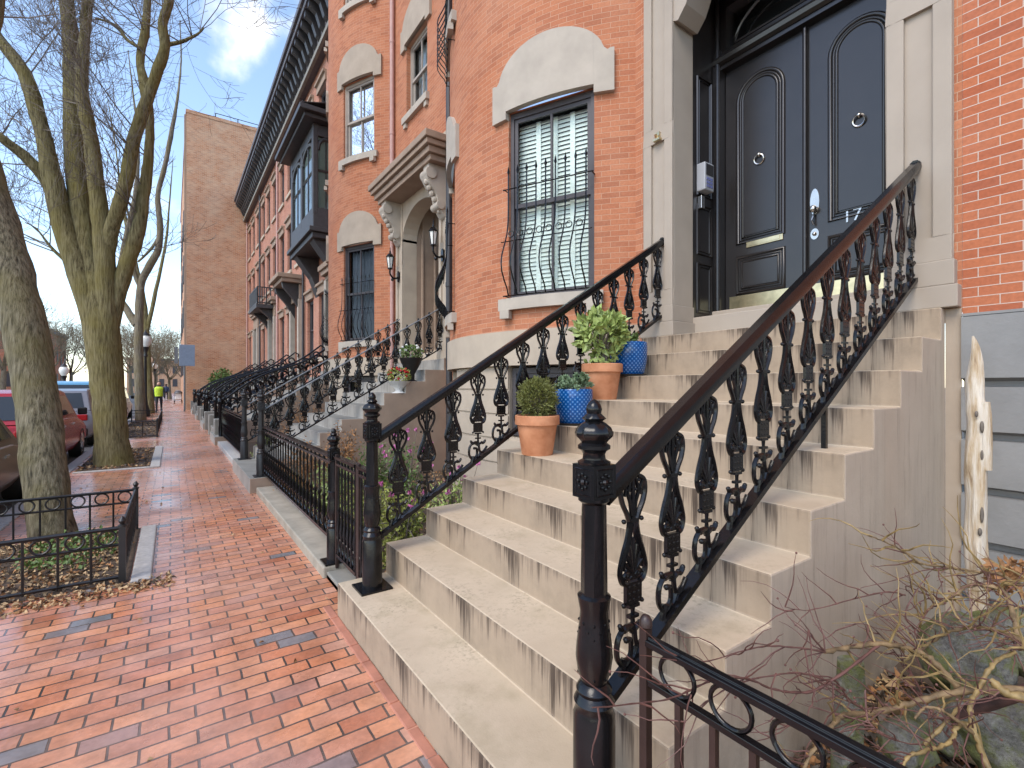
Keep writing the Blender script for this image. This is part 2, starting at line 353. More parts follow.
t.links.new(c, b.inputs['Base Color']); bump(t, b, noise_fac(t, 26, 9, .75), 1.0, .03)
m, t, b = newmat('pot_blue'); b.inputs['Roughness'].default_value = .16; b.inputs['Base Color'].default_value = (.008, .085, .30, 1)
tc = N(t, 'ShaderNodeTexCoord'); mp = N(t, 'ShaderNodeMapping'); mp.inputs['Rotation'].default_value = (0, 0, R(45)); mp.inputs['Scale'].default_value = (38, 38, 38); t.links.new(tc.outputs['UV'], mp.inputs[0])
ck = N(t, 'ShaderNodeTexVoronoi', feature='F1'); ck.inputs['Scale'].default_value = 1; ck.inputs['Randomness'].default_value = 0; t.links.new(mp.outputs[0], ck.inputs['Vector'])
t.links.new(ramp(t, ck.outputs['Distance'], [(.10, (.14, .30, .52)), (.24, (.010, .11, .36)), (.6, (.004, .05, .19))]), b.inputs['Base Color']); bump(t, b, ck.outputs['Distance'], -.5, .006)
def glassy(name, tint, refl=.5):
    m, t, b = newmat(name); g = N(t, 'ShaderNodeBsdfGlossy'); g.inputs['Roughness'].default_value = .015; g.inputs['Color'].default_value = (.95, .97, 1, 1)
    tr = N(t, 'ShaderNodeBsdfTransparent'); tr.inputs['Color'].default_value = (*tint, 1)
    lw = N(t, 'ShaderNodeLayerWeight'); lw.inputs[0].default_value = refl; mx = N(t, 'ShaderNodeMixShader')
    t.links.new(lw.outputs['Fresnel'], mx.inputs[0]); t.links.new(tr.outputs[0], mx.inputs[1]); t.links.new(g.outputs[0], mx.inputs[2])
    t.links.new(mx.outputs[0], t.nodes['Material Output'].inputs[0])
glassy('glass', (.93, .98, .95), .2); glassy('glass_dark', (.6, .65, .66), .3); glassy('glass_dim', (.5, .54, .56), .12)

# ------------------------------------------------------------------ the ground
mb = MB(); mb.face([(-600, -400, -.14), (700, -400, -.14), (700, 900, -.14), (-600, 900, -.14)]); struct(mb.build('ground', MT['terrain']))
mb = MB(); mb.face([(-11.5, -30, -.125), (-1.6, -30, -.125), (-1.6, 260, -.125), (-11.5, 260, -.125)]); struct(mb.build('road', MT['asphalt']))
mb = MB(); mb.box(-1.45, .99, -8, 140, -.12, 0); struct(mb.build('sidewalk', MT['pavers']))
mb = MB(); mb.box(-16, -11.5, -30, 260, -.13, 0); struct(mb.build('far_sidewalk', MT['granite']))
mb = MB()
y = -8
while y < 140:
    l = random.uniform(1.6, 2.6); mb.box(-1.62, -1.452, y, y + l - .012, -.2, .012); y += l
struct(mb.build('kerb', MT['granite'], bevel=.015))
mb = MB(); mb.box(.99, 4.2, -6, 40, -.12, .03); struct(mb.build('garden_soil', MT['soil']))
# edging course of bricks laid along the foot of the steps
mb = MB(); y = -1.5
for i in range(24):
    mb.box(.835, .886, y, y + .198, -.05, .006 + random.uniform(-.003, .004)); y += .205
struct(mb.build('sidewalk_edging', MT['edging'], bevel=.006))
# granite bands beside the tree pits
mb = MB(); mb.box(-.26, -.13, 4.66, 6.42, -.1, .025); struct(mb.build('pit_kerb', MT['granite'], bevel=.012))
mb = MB(); mb.box(-.33, -.18, 11.1, 14.8, -.1, .03); mb.box(-1.4, -.33, 11.1, 11.2, -.1, .02); struct(mb.build('pit_kerb', MT['granite'], bevel=.012))
mb = MB(); mb.box(-1.42, -.27, 4.72, 6.42, -.05, .006); struct(mb.build('pit_soil', MT['soil']))
mb = MB(); mb.box(-1.40, -.34, 11.21, 14.8, -.05, .006); struct(mb.build('pit_soil', MT['soil']))
mb = MB(); mb.box(-1.40, -.36, 17.8, 26, -.05, .006); struct(mb.build('pit_soil', MT['soil']))

# ------------------------------------------------------------------ house building kit
CX, BR, YB = 5.78, 2.62, 5.33
def flatfn(xw): return lambda a, z, d: (xw + d, a, z)
def bowfn(cy, r=BR): return lambda a, z, d: (CX - (r - d) * math.cos(a / r), cy + (r - d) * math.sin(a / r), z)
def frame_at(fn, a0):       # planar frame centred on wall coordinate a0
    p0 = Vector(fn(a0, 0, 0)); t = Vector(fn(a0 + .01, 0, 0)) - Vector(fn(a0 - .01, 0, 0)); t.normalize(); n = Vector((-t.y, t.x, 0)) * -1
    if n.x < 0: n = -n
    return lambda a, z, d: tuple(p0 + t * a + n * d + Vector((0, 0, z)))
def wall_grid(mb, fn, ab, zb, ops, m=0, rev_m=0):
    A = sorted(set(list(ab) + [o[0] for o in ops] + [o[1] for o in ops])); Z = sorted(set(list(zb) + [o[2] for o in ops] + [o[3] for o in ops]))
    for i in range(len(A) - 1):
        for k in range(len(Z) - 1):
            ac, zc = (A[i] + A[i + 1]) / 2, (Z[k] + Z[k + 1]) / 2
            if any(o[0] < ac < o[1] and o[2] < zc < o[3] for o in ops): continue
            q = [(A[i], Z[k]), (A[i + 1], Z[k]), (A[i + 1], Z[k + 1]), (A[i], Z[k + 1])][::-1]
            mb.face([fn(a, z, 0) for a, z in q], m, [(a, z) for a, z in q])
    for a0, a1, z0, z1, dp in ops:
        for q in ([(a0, z0), (a1, z0)], [(a1, z0), (a1, z1)], [(a1, z1), (a0, z1)], [(a0, z1), (a0, z0)]):
            (p, r_), (s_, t_) = q
            mb.face([fn(p, r_, 0), fn(s_, t_, 0), fn(s_, t_, dp), fn(p, r_, dp)], rev_m, [(p, r_), (s_, t_), (s_ + dp, t_), (p + dp, r_)])
def curved_slab(mb, fn, a0, a1, zb, zt, d0, d1, n=24, m=0):
    vs = []
    for i in range(n + 1):
        a = a0 + (a1 - a0) * i / n
        vs += [fn(a, zb(a), d0), fn(a, zt(a), d0), fn(a, zt(a), d1), fn(a, zb(a), d1)]
    fs = [(4 * i + j, 4 * i + (j + 1) % 4, 4 * i + 4 + (j + 1) % 4, 4 * i + 4 + j) for i in range(n) for j in range(4)]
    fs += [(0, 1, 2, 3), (4 * n + 3, 4 * n + 2, 4 * n + 1, 4 * n)]
    mb.idx(vs, fs, m)
def arch_lintel(fn, ac, hw, z, name, mt, parent, proud=.055, rise=.72):
    mb = MB()
    def zt(a):
        q = abs(a - ac); r_ = hw * 1.22
        base = z + rise * .46
        if q < r_: return max(base, z + rise * .42 + rise * .58 * math.sqrt(max(0, 1 - (q / r_) ** 2)))
        return base + .03 * min(1, (q - r_) / (.1 * hw))
    def zb(a): return z + .0 if abs(a - ac) < hw - .001 else z - .09
    a0 = ac - hw * 1.4
    curved_slab(mb, fn, a0, ac - hw, zb, zt, -proud, .02, 6); curved_slab(mb, fn, ac - hw + .0005, ac + hw - .0005, lambda a: z, zt, -proud, .02, 30); curved_slab(mb, fn, ac + hw, ac + hw * 1.4, zb, zt, -proud, .02, 6)
    return mb.build(name, mt, parent, smooth=40)
def window(parent, fn, ac, hw, z0, z1, frame='frame_tan', glass='glass_dark', back=None, sill='stone_pale', depth=.16, lintel=None, muntin=True, blind=False, curtain=False, cmat='curtain'):
    F = frame_at(fn, ac); w = hw; mb = MB(); d0, d1 = depth - .07, depth + .03
    zs = z0
    mb.fbox(F, -w, -w + .055, zs, z1, d0, d1); mb.fbox(F, w - .055, w, zs, z1, d0, d1); mb.fbox(F, -w + .055, w - .055, z1 - .07, z1, d0, d1); mb.fbox(F, -w + .055, w - .055, zs, zs + .05, d0, d1)
    win = mb.build('window', MT[frame], parent, bevel=.004)
    zm = (z0 + z1) / 2 - .02; q = w - .055
    for nm, za, zb_, dd in (('upper_sash', zm, z1 - .07, .018), ('lower_sash', zs + .05, zm + .045, .05)):
        mb = MB(); e0, e1 = d0 + dd, d0 + dd + .03
        mb.fbox(F, -q, -q + .045, za, zb_, e0, e1); mb.fbox(F, q - .045, q, za, zb_, e0, e1); mb.fbox(F, -q + .045, q - .045, zb_ - .045, zb_, e0, e1); mb.fbox(F, -q + .045, q - .045, za, za + .05, e0, e1)
        if muntin: mb.fbox(F, -.013, .013, za + .05, zb_ - .045, e0, e1)
        mb.build(nm, MT[frame], win)
    mb = MB(); mb.face([F(-q, zs + .05, d0 + .083), F(q, zs + .05, d0 + .083), F(q, z1 - .07, d0 + .083), F(-q, z1 - .07, d0 + .083)]); mb.build('pane', MT[glass], win)
    if blind:
        mb = MB(); z = zs + .06
        while z < z1 - .12:
            mb.idx([F(-q, z, d0 + .135), F(q, z, d0 + .135), F(q, z + .050, d0 + .158), F(-q, z + .050, d0 + .158)], [(0, 1, 2, 3)]); z += .05
        for k in (-.45, .0, .45): mb.fbox(F, k * q - .03, k * q + .03, zs + .06, z1 - .1, d0 + .128, d0 + .131)
        mb.build('blind', MT['blind'], win)
    if curtain:
        mb = MB(); n = 40
        for i in range(n):
            a, b_ = -q + 2 * q * i / n, -q + 2 * q * (i + 1) / n
            da, db = .16 + .018 * math.sin(i * 1.3), .16 + .018 * math.sin((i + 1) * 1.3)
            mb.face([F(a, zs + .06, d0 + da), F(b_, zs + .06, d0 + db), F(b_, z1 - .08, d0 + db), F(a, z1 - .08, d0 + da)])
        mb.build('curtain', MT[cmat], win)
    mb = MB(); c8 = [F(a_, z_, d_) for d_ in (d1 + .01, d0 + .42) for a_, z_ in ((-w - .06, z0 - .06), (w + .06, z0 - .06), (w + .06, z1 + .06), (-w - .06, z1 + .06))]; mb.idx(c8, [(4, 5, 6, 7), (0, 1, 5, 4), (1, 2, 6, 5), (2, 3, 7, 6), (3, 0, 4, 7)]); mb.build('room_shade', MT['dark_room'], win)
    if sill:
        mb = MB(); curved_slab(mb, fn, ac - w - .1, ac + w + .1, lambda a: z0 - .13, lambda a: z0 + .004, -.075, depth - .06, 10); mb.build('sill', MT[sill], win)
        if sill == 'stone_pale':
            [(lambda m_: (m_.fbox(F, e * w - .06, e * w + .06, z0 - .23, z0 - .133, -.05, .03), m_.build('sill_block', MT[sill], win)))(MB()) for e in (-1, 1)]
    if lintel: arch_lintel(fn, ac, w, z1, 'lintel', MT[lintel], win)
    return win
def guard(win, fn, ac, hw, z0, ztop, nb, belly=.17, rows=True, spike=True):
    F = frame_at(fn, ac); mb = MB(); H = ztop - z0
    def dep(t): return .05 + belly * math.exp(-((t - .25) / .21) ** 2) * min(1, t * 7) * (1 if t < .72 else 1)
    for i in range(nb):
        a = -hw + 2 * hw * (i + .5) / nb; fan = 1
        mb.tube([F(a * fan, z0 + H * k / 16, -dep(k / 16)) for k in range(17)], .0088, 5)
        if spike:
            mb.tube([F(a, ztop, -dep(1)), F(a, ztop + .03, -dep(1)), F(a, ztop + .10, -dep(1))], [.007, .017, .002], 5)
    ls = [0.0, .45, .88] if rows else [0, .5, .95]
    for t_ in ls: 
        if t_ == .45: continue
        mb.tube([F(-hw - .02, z0 + H * t_ + .01, -dep(t_) + .012), F(hw + .02, z0 + H * t_ + .01, -dep(t_) + .012)], .009, 4)
    for s_ in (-1, 1):
        for t_ in (ls[0], ls[-1]): mb.tube([F(s_ * hw, z0 + H * t_ + .01, -dep(t_)), F(s_ * hw, z0 + H * t_ + .01, .06)], .008, 4)
    if rows:
        z = z0 + H * .5; d = -dep(.5) - .004
        mb.tube([F(-hw - .02, z - .075, d + .01), F(hw + .02, z - .075, d + .01)], .007, 4); 
        for i in range(nb - 1):
            c = -hw + 2 * hw * (i + 1) / nb; r_ = hw / nb * .6
            mb.tube([F(c + r_ * math.cos(k * math.pi / 5), z + r_ * math.sin(k * math.pi / 5), d) for k in range(10)], .006, 4, closed=True)
    return mb.build('window_guard', MT['iron'], win, smooth=50)

def pilaster(parent, y0, y1, mt, x0=3.95, x1=4.288, zb=1.992, zt=5.6, panel=True):
    mb = MB(); e = .03
    mb.box(x0 + .028, x1, y0, y1, zb + .3, zt)
    mb.box(x0 - .035, x1, y0 - .035, y1 + .018, zb, zb + .14); mb.box(x0 - .015, x1, y0 - .015, y1 + .01, zb + .143, zb + .3)
    w = .095
    for za, zc in ((zb + .30, zb + .455), (3.93, 4.08), (zt - .15, zt)): mb.box(x0, x0 + .027, y0, y1, za, zc)
    for za, zc in ((zb + .455, 3.93), (4.08, zt - .15)): 
        mb.box(x0, x0 + .027, y0, y0 + w, za, zc); mb.box(x0, x0 + .027, y1 - w, y1, za, zc)
    o = mb.build('pilaster', mt, parent, bevel=.006)
    return o

def door_leaf(parent, y0, y1, side):
    xd = 4.757; mb = MB(); mb.box(xd, xd + .05, y0 + .003, y1 - .003, 2.285, 4.785)
    leaf = mb.build('door', MT['door_black'], parent, bevel=.004)
    yc = (y0 + y1) / 2 + side * .03; hw = .215; zsp = 4.40
    def outline(h, z0_, zs_, ry): return [(xd, yc + h, z0_), *[(xd, yc + h * math.cos(R(q)), zs_ + ry * math.sin(R(q))) for q in range(0, 181, 12)], (xd, yc - h, z0_)]
    mb = MB()
    for h, r_, dx in ((.225, .020, 0), (.197, .012, 0), (.172, .016, -.004)):
        k = hw - h; mb.tube([(p[0] + dx, p[1], p[2]) for p in outline(h, 2.97 + k, zsp, h * .95)], r_, 8, closed=True)
    pl = outline(.165, 3.03, zsp, .157); mb.prism([(xd - .008, p[1], p[2]) for p in pl], (.012, 0, 0))
    for h0, hz, r_ in ((.232, .185, .020), (.205, .158, .010), (.18, .133, .014)):
        mb.tube([(xd, yc + h0, 2.635 - hz), (xd, yc + h0, 2.635 + hz), (xd, yc - h0, 2.635 + hz), (xd, yc - h0, 2.635 - hz)], r_, 8, closed=True)
    mb.box(xd - .008, xd + .004, yc - .17, yc + .17, 2.515, 2.755)
    mb.build('panel_moulding', MT['door_black'], leaf, smooth=50)
    mb = MB(); mb.box(xd - .006, xd + .002, y0 + .05, y1 - .05, 2.292, 2.43); mb.build('kick_plate', MT['brass'], leaf)
    mb = MB(); zc = 3.745
    mb.ball((xd - .02, yc, zc + .045), .022, 10); mb.tube([(xd - .022 - .008 * math.cos(q * math.pi / 8), yc + .045 * math.sin(q * math.pi / 8), zc + .045 * math.cos(q * math.pi / 8)) for q in range(16)], .009, 6, closed=True)
    mb.lathe([(.028, 0), (.03, .006), (.015, .01)], 12, (0, 0, 0)) if 0 else None
    mb.build('knocker', MT['nickel'], leaf, smooth=50)
    return leaf

def town_house(y0, label, first):
    T = thing('town_house', (4.0, y0 + 4, 0), label, 'house', None)
    bm_ = MT['brick_bow']; cy = YB + y0; fn = bowfn(cy); am = R(47.3) * BR; aw = R(26.2 if first else 25.4) * BR; hw = .53 if first else .49
    floors = [(2.52, 4.72 if first else 4.72), (6.70, 8.45), (10.2, 11.8)]
    ops = [(s_ * aw - hw, s_ * aw + hw, z0, z1, .2) for s_ in (-1, 1) for z0, z1 in floors]
    mb = MB(); wall_grid(mb, fn, [-am + 2 * am * i / 60 for i in range(61)], [2.12, 14.5], ops)
    # flat wall round the entrance
    f4 = flatfn(4.0); yd0, yd1 = y0 + .832, y0 + 3.45
    dops = [(y0 + 1.0, y0 + 3.15, 1.9, 5.6, .1)]; w2 = (y0 + 1.79, y0 + 2.79)
    dops += [(w2[0], w2[1], 7.1, 8.6, .2), (w2[0], w2[1], 10.4, 11.9, .2)]
    wall_grid(mb, f4, [yd0, yd1], [1.9, 14.5], dops)
    mb.face([(4.0, yd1, 1.9), (4.0, yd1, 14.5), (4.35, yd1, 14.5), (4.35, yd1, 1.9)])
    mb.face([(4.0, y0 + 7.28, 0), (4.0, y0 + 7.60, 0), (4.0, y0 + 7.60, 14.5), (4.0, y0 + 7.28, 14.5)])
    mb.build('wall', bm_, T)
    mb = MB(); mb.box(3.5, 9, y0 + .83, y0 + 7.5, 14.5, 14.7); mb.build('roof', MT['slate'], T)
    # stone band and rusticated basement under the bow
    mb = MB(); fb = bowfn(cy, 2.66); a = R(48) * 2.66
    curved_slab(mb, fb, -a, a, lambda q: 1.745, lambda q: 2.15, 0, .2, 60); mb.build('stone_band', MT['stone_tan'], T, smooth=40)
    mb = MB(); fc = bowfn(cy, 2.60); a = R(48) * 2.6; zz = [-.1, .28, .575, .87, 1.165, 1.46, 1.74]; spread = R(25) * 2.6
    for i in range(len(zz) - 1):
        lo = (lambda z: (lambda q: z))
        if i >= 3:
            for b0, b1 in ((-a, -spread - .5), (-spread + .5, spread - .5), (spread + .5, a)): curved_slab(mb, fc, b0, b1, lo(zz[i] + .012), lo(zz[i + 1] - .012), 0, .2, 20)
        else: curved_slab(mb, fc, -a, a, lo(zz[i] + .012), lo(zz[i + 1] - .012), 0, .2, 60)
    wall_grid(mb, bowfn(cy, 2.58), [-a + 2 * a * i / 40 for i in range(41)], [-.1, 1.75], [(s_ * spread - .5, s_ * spread + .5, .9, 1.74, .25) for s_ in (-1, 1)])
    mb.build('basement', MT['stone_tan'], T, smooth=40)
    for s_ in (-1, 1): window(T, bowfn(cy, 2.58), s_ * spread, .48, .92, 1.72, 'frame_dark', 'glass_dim', sill=None, muntin=False)
    # windows
    for s_ in (-1, 1):
        for k, (z0, z1) in enumerate(floors):
            if first: w = window(T, fn, s_ * aw, hw, z0, z1, 'frame_dark' if k == 0 else 'frame_tan', 'glass', blind=True, lintel='stone_pale')
            else: w = window(T, fn, s_ * aw, hw, z0, z1, 'frame_dark' if k == 0 else 'frame_tan', 'glass_dim' if k == 0 else 'glass_dark', curtain=True, lintel='stone_brown2', cmat='curtain_grey' if k == 0 else 'curtain')
            if k == 0:
                if first: guard(w, fn, s_ * aw, hw, z0 + .02, z0 + 1.42, 9)
                else: guard(w, fn, s_ * aw, hw, z0 + .02, z0 + 1.38, 8, .12, rows=False)
            if k == 1 and first and s_ > 0: guard(w, fn, s_ * aw, hw, z0 - .35, z0 + .7, 8, .14, rows=False, spike=False)
    for z0, z1 in ((7.1, 8.6), (10.4, 11.9)): window(T, f4, (w2[0] + w2[1]) / 2, .5, z0, z1, 'frame_tan', 'glass_dark', lintel='stone_brown2', curtain=True)
    # entrance
    sm = MT['stone_door'] if first else MT['stone_tan']
    pr_ = pilaster(T, y0 + .87, y0 + 1.207, sm); pl_ = pilaster(T, y0 + 2.916, y0 + 3.262, sm)
    if first:
        for p_, yy in ((pl_, y0 + 3.08),):
            mb = MB(); mb.box(3.93, 3.952, yy - .03, yy + .02, 3.955, 4.02); mb.box(3.91, 3.952, yy - .045, yy + .035, 3.935, 3.955); mb.tube([(3.93, yy, 3.95), (3.9, yy - .01, 3.99)], .014, 6); mb.build('bracket', MT['brass'], p_)
    mb = MB(); ya, yb = y0 + 1.207, y0 + 2.916; pts = []
    if first: pts = [(4.0, yb, 5.62), (4.0, yb, 5.04), (4.0, yb - .05, 5.02), (4.0, yb - .14, 5.12), (4.0, yb - .22, 5.3), *[(4.0, (ya + yb) / 2 + .63 * math.cos(R(q)), 5.3 + .2 * math.sin(R(q))) for q in range(0, 181, 15)], (4.0, ya + .14, 5.12), (4.0, ya + .05, 5.02), (4.0, ya, 5.04), (4.0, ya, 5.62)]
    else: pts = [(4.0, yb, 5.62), (4.0, yb, 4.55), *[(4.0, (ya + yb) / 2 + (yb - ya) / 2 * math.cos(R(q)), 4.6 + .55 * math.sin(R(q))) for q in range(0, 181, 12)], (4.0, ya, 4.55), (4.0, ya, 5.62)]
    mb.prism([(3.97, p[1], p[2]) for p in pts], (.318, 0, 0)); mb.build('arch_stone', sm, T)
    mb = MB(); mb.box(3.93, 4.3, y0 + .84, y0 + 3.29, 5.603, 6.0); mb.build('entablature', sm, T, bevel=.01)
    mb = MB(); mb.box(3.93, 4.86, y0 + 1.2, y0 + 2.92, 1.7, 1.990); mb.box(4.27, 4.86, y0 + 1.18, y0 + 2.94, 1.99, 2.19); mb.box(4.60, 4.86, y0 + 1.18, y0 + 2.94, 2.19, 2.28); mb.build('threshold', sm, T, bevel=.008)
    if first:
        for yj, s_ in ((y0 + 2.916, 1), (y0 + 1.207, -1)):
            mb = MB(); ya, yb = sorted((yj, yj + s_ * .06)); mb.box(4.29, 4.83, ya, yb, 2.19, 5.62)
            yf = yj
            for z0, z1 in ((2.25, 2.75), (2.85, 3.35), (3.45, 4.65)):
                for r_, g in ((.016, 0), (.010, .03)): mb.tube([(4.36 + g, yf, z0 + g), (4.60 - g, yf, z0 + g), (4.60 - g, yf, z1 - g), (4.36 + g, yf, z1 - g)], r_, 6, closed=True)
            y1_, y2_ = sorted((yj - s_ * .065, yj - s_ * .001)); mb.box(4.655, 4.80, y1_, y2_, 2.282, 5.0); mb.tube([(4.655, yj - s_ * .035, 2.29), (4.655, yj - s_ * .035, 5.55)], .022, 8)
            jm = mb.build('door_jamb', MT['door_black'], T, smooth=40)
            if s_ > 0:
                mb = MB(); mb.box(4.34, 4.50, yj - .10, yj - .002, 3.47, 3.75); ic = mb.build('intercom', MT['plastic_grey'], jm, bevel=.012)
                mb = MB(); mb.box(4.36, 4.48, yj - .104, yj - .1005, 3.62, 3.73); mb.build('screen', MT['dark_room'], ic)
                mb = MB()
                for i in range(3):
                    for k in range(3): mb.box(4.37 + .036 * i, 4.395 + .036 * i, yj - .105, yj - .1005, 3.50 + .036 * k, 3.525 + .036 * k)
                mb.build('key', MT['screen_blue'], ic)
                mb = MB(); mb.box(4.36, 4.42, yj - .05, yj - .002, 3.30, 3.43); mb.build('doorbell', MT['nickel'], jm, bevel=.006)
        mb = MB(); mb.box(4.68, 4.83, y0 + 1.2, y0 + 2.92, 4.80, 4.985); mb.tube([(4.675, y0 + 1.2, 4.89), (4.675, y0 + 2.92, 4.89)], .05, 8)
        mb.box(4.72, 4.83, y0 + 1.2, y0 + 1.30, 4.985, 5.62); mb.box(4.72, 4.83, y0 + 2.82, y0 + 2.92, 4.985, 5.62); mb.box(4.72, 4.83, y0 + 1.3, y0 + 2.82, 5.45, 5.62)
        mb.tube([(4.72, y0 + 2.06 + .66 * math.cos(R(q)), 5.03 + .36 * math.sin(R(q))) for q in range(0, 181, 10)], .014, 6, closed=True)
        mb.box(4.285, 5.0, y0 + 1.1, y0 + 3.0, 5.61, 5.72); tr_ = mb.build('transom', MT['door_black'], T, smooth=40)
        mb = MB(); mb.face([(4.79, y0 + 1.3, 4.98), (4.79, y0 + 2.82, 4.98), (4.79, y0 + 2.82, 5.5), (4.79, y0 + 1.3, 5.5)]); mb.build('fanlight', MT['glass_dark'], tr_)
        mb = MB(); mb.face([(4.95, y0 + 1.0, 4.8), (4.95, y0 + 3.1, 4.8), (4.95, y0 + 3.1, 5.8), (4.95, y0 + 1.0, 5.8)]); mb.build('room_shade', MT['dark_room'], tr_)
        L = door_leaf(T, y0 + 2.06, y0 + 2.85, 1); Rr = door_leaf(T, y0 + 1.272, y0 + 2.06, -1)
        mb = MB(); mb.box(4.745, 4.758, y0 + 2.262, y0 + 2.62, 2.90, 2.965); ms_ = mb.build('mail_slot', MT['brass'], L, bevel=.004)
        mb = MB(); mb.box(4.741, 4.744, y0 + 2.29, y0 + 2.59, 2.915, 2.95); mb.build('flap', MT['brass'], ms_) if 0 else mb.build('mail_flap', MT['brass'], L)
        mb = MB(); mb.tube([(4.735, y0 + 2.06, 2.285), (4.735, y0 + 2.06, 4.78)], .02, 8); mb.build('astragal', MT['door_black'], Rr, smooth=50)
        mb = MB(); yy = y0 + 1.985
        mb.lathe([(.0, 0), (.001, 0)], 4) if 0 else None
        mb.prism([(4.75, yy + .038 * math.cos(R(q)), 3.17 + .12 * math.sin(R(q))) for q in range(0, 360, 20)], (.008, 0, 0))
        mb.ball((4.715, yy, 3.10), .032, 12, sc=(.8, 1, 1)); mb.tube([(4.75, yy, 3.10), (4.72, yy, 3.1)], .014, 8)
        mb.tube([(4.745, yy, 3.06), (4.72, yy + .01, 3.0), (4.735, yy, 2.96)], .01, 6)
        mb.prism([(4.75, yy + .035 * math.cos(R(q)), 2.88 + .05 * math.sin(R(q))) for q in range(0, 360, 24)], (.008, 0, 0)); mb.ball((4.745, yy, 2.88), .018, 10)
        mb.build('door_handle', MT['nickel'], Rr, smooth=40)
        cu = bpy.data.curves.new('house_number', 'FONT'); cu.body = '17'; cu.size = .15; cu.extrude = .004
        tx = bpy.data.objects.new('house_number', cu); COL.objects.link(tx); tx.parent = Rr
        cu.materials.append(MT['nickel']); me_ = bpy.data.meshes.new_from_object(tx); bpy.data.objects.remove(tx); tx = bpy.data.objects.new('house_number', me_); COL.objects.link(tx); tx.parent = Rr; OFF[tx.name] = Vector((0, 0, 0))
        tx.location = Vector((4.752, y0 + 1.765, 2.915)) - OFF[Rr.name]; tx.rotation_euler = (R(90), 0, R(-90))
    else:
        # deep vestibule of tan stone with an inner door
        mb = MB(); ya, yb = y0 + 1.207, y0 + 2.916
        mb.box(4.289, 5.3, ya - .1, ya, 2.19, 5.6); mb.box(4.289, 5.3, yb, yb + .1, 2.19, 5.6); mb.box(4.289, 5.4, ya, yb, 5.3, 5.4)
        for x in (4.42, 4.72, 5.0): mb.tube([(x, yb, 2.2), (x, yb, 5.2)], .035, 8); mb.tube([(x, ya, 2.2), (x, ya, 5.2)], .035, 8)
        mb.build('vestibule', MT['stone_brown'], T, smooth=40)
        mb = MB(); mb.box(5.2, 5.26, ya + .1, yb - .1, 2.28, 4.7); dr = mb.build('door', MT['stone_brown'], T)
        mb = MB()
        for yy in (ya + .5, yb - .5): 
            for z0, z1 in ((2.5, 3.1), (3.3, 4.5)): mb.tube([(5.2, yy - .2, z0), (5.2, yy + .2, z0), (5.2, yy + .2, z1), (5.2, yy - .2, z1)], .02, 6, closed=True)
        mb.build('panel_moulding', MT['stone_brown'], dr)
        # bracketed hood
        mb = MB(); ha, hb = y0 + .62, y0 + 3.50
        for x0, e, z0, z1 in ((3.42, 0, 5.66, 5.78), (3.46, .04, 5.57, 5.66), (3.52, .10, 5.46, 5.57), (3.58, .16, 5.36, 5.46)): mb.box(x0, 3.995, ha + e, hb - e, z0 + .001, z1)
        hood = mb.build('door_hood', MT['stone_brown'], T, bevel=.012)
        for yy in (y0 + 1.03, y0 + 3.09):
            mb = MB(); q = spline([(3.62, yy, 5.30), (3.57, yy, 5.18), (3.64, yy, 5.02), (3.76, yy, 4.88), (3.80, yy, 4.74), (3.86, yy, 4.60), (3.93, yy, 4.50)], 5)
            mb.prism([(p.x, yy - .11, p.z) for p in q] + [(3.97, yy - .11, 4.48), (3.97, yy - .11, 5.36), (3.62, yy - .11, 5.36)], (0, .22, 0))
            for x, z, r_ in ((3.66, 5.2, .10), (3.84, 4.68, .075)): mb.lathe([(0, -.14), (r_, -.13), (r_, .13), (0, .14)], 14, (0, 0, 0)) if 0 else mb.prism([(x + r_ * math.cos(R(k)), yy - .135, z + r_ * math.sin(R(k))) for k in range(0, 360, 24)], (0, .27, 0))
            for k in range(6): mb.ball((3.62 + .05 * k, yy - .02, 5.06 - .09 * k), .055, 8)
            mb.build('bracket', MT['stone_pale'], hood, smooth=35)
        for yy in (y0 + 1.03, y0 + 3.09):       # wall lanterns
            xx, zz = 3.76, 4.0
            mb = MB(); mb.lathe([(.045, 0), (.06, .01), (.05, .03)], 8, (xx, yy, zz - .03)); mb.lathe([(.085, .24), (.09, .255), (.05, .31), (.02, .33), (.022, .36), (.006, .40), (.012, .42), (.002, .47)], 8, (xx, yy, zz - .02))
            for k in range(6): mb.tube([(xx + .045 * math.cos(k * math.pi / 3), yy + .045 * math.sin(k * math.pi / 3), zz), (xx + .078 * math.cos(k * math.pi / 3), yy + .078 * math.sin(k * math.pi / 3), zz + .22)], .007, 4)
            mb.tube(spline([(xx, yy, zz - .03), (xx, yy, zz - .12), (xx + .06, yy, zz - .2), (3.9, yy, zz - .2), (3.95, yy, zz - .14)], 4), .02, 6); mb.prism([(3.925, yy + .045 * math.cos(R(k)), zz - .16 + .12 * math.sin(R(k))) for k in range(0, 360, 30)], (.03, 0, 0))
            mb.ball((xx + .05, yy, zz - .24), .035, 8)
            ln = mb.build('wall_lantern', MT['iron'], T, smooth=45)
            mb = MB(); mb.lathe([(.04, .0), (.074, .22)], 6, (xx, yy, zz)); mb.build('lantern_glass', MT['globe'], ln)
        mb = MB(); mb.tube([(3.93, y0 + 3.42, 5.85), (3.93, y0 + 3.42, 14.4)], .05, 8)
        for z in (7, 9, 11): mb.lathe([(.058, 0), (.058, .06)], 8, (3.93, y0 + 3.42, z))
        mb.build('downspout', MT['copper_pipe'], T, smooth=50)
        mb = MB(); mb.tube([(3.93, y0 + 3.42, .1), (3.93, y0 + 3.42, 5.3)], .045, 8); mb.build('downspout', MT['copper_pipe'], T, smooth=50)
    # pipe in the corner between the bow and the next entrance
    mb = MB(); mb.tube([(3.86, y0 + 7.33, 0), (3.86, y0 + 7.33, 14.4)], .055, 8)
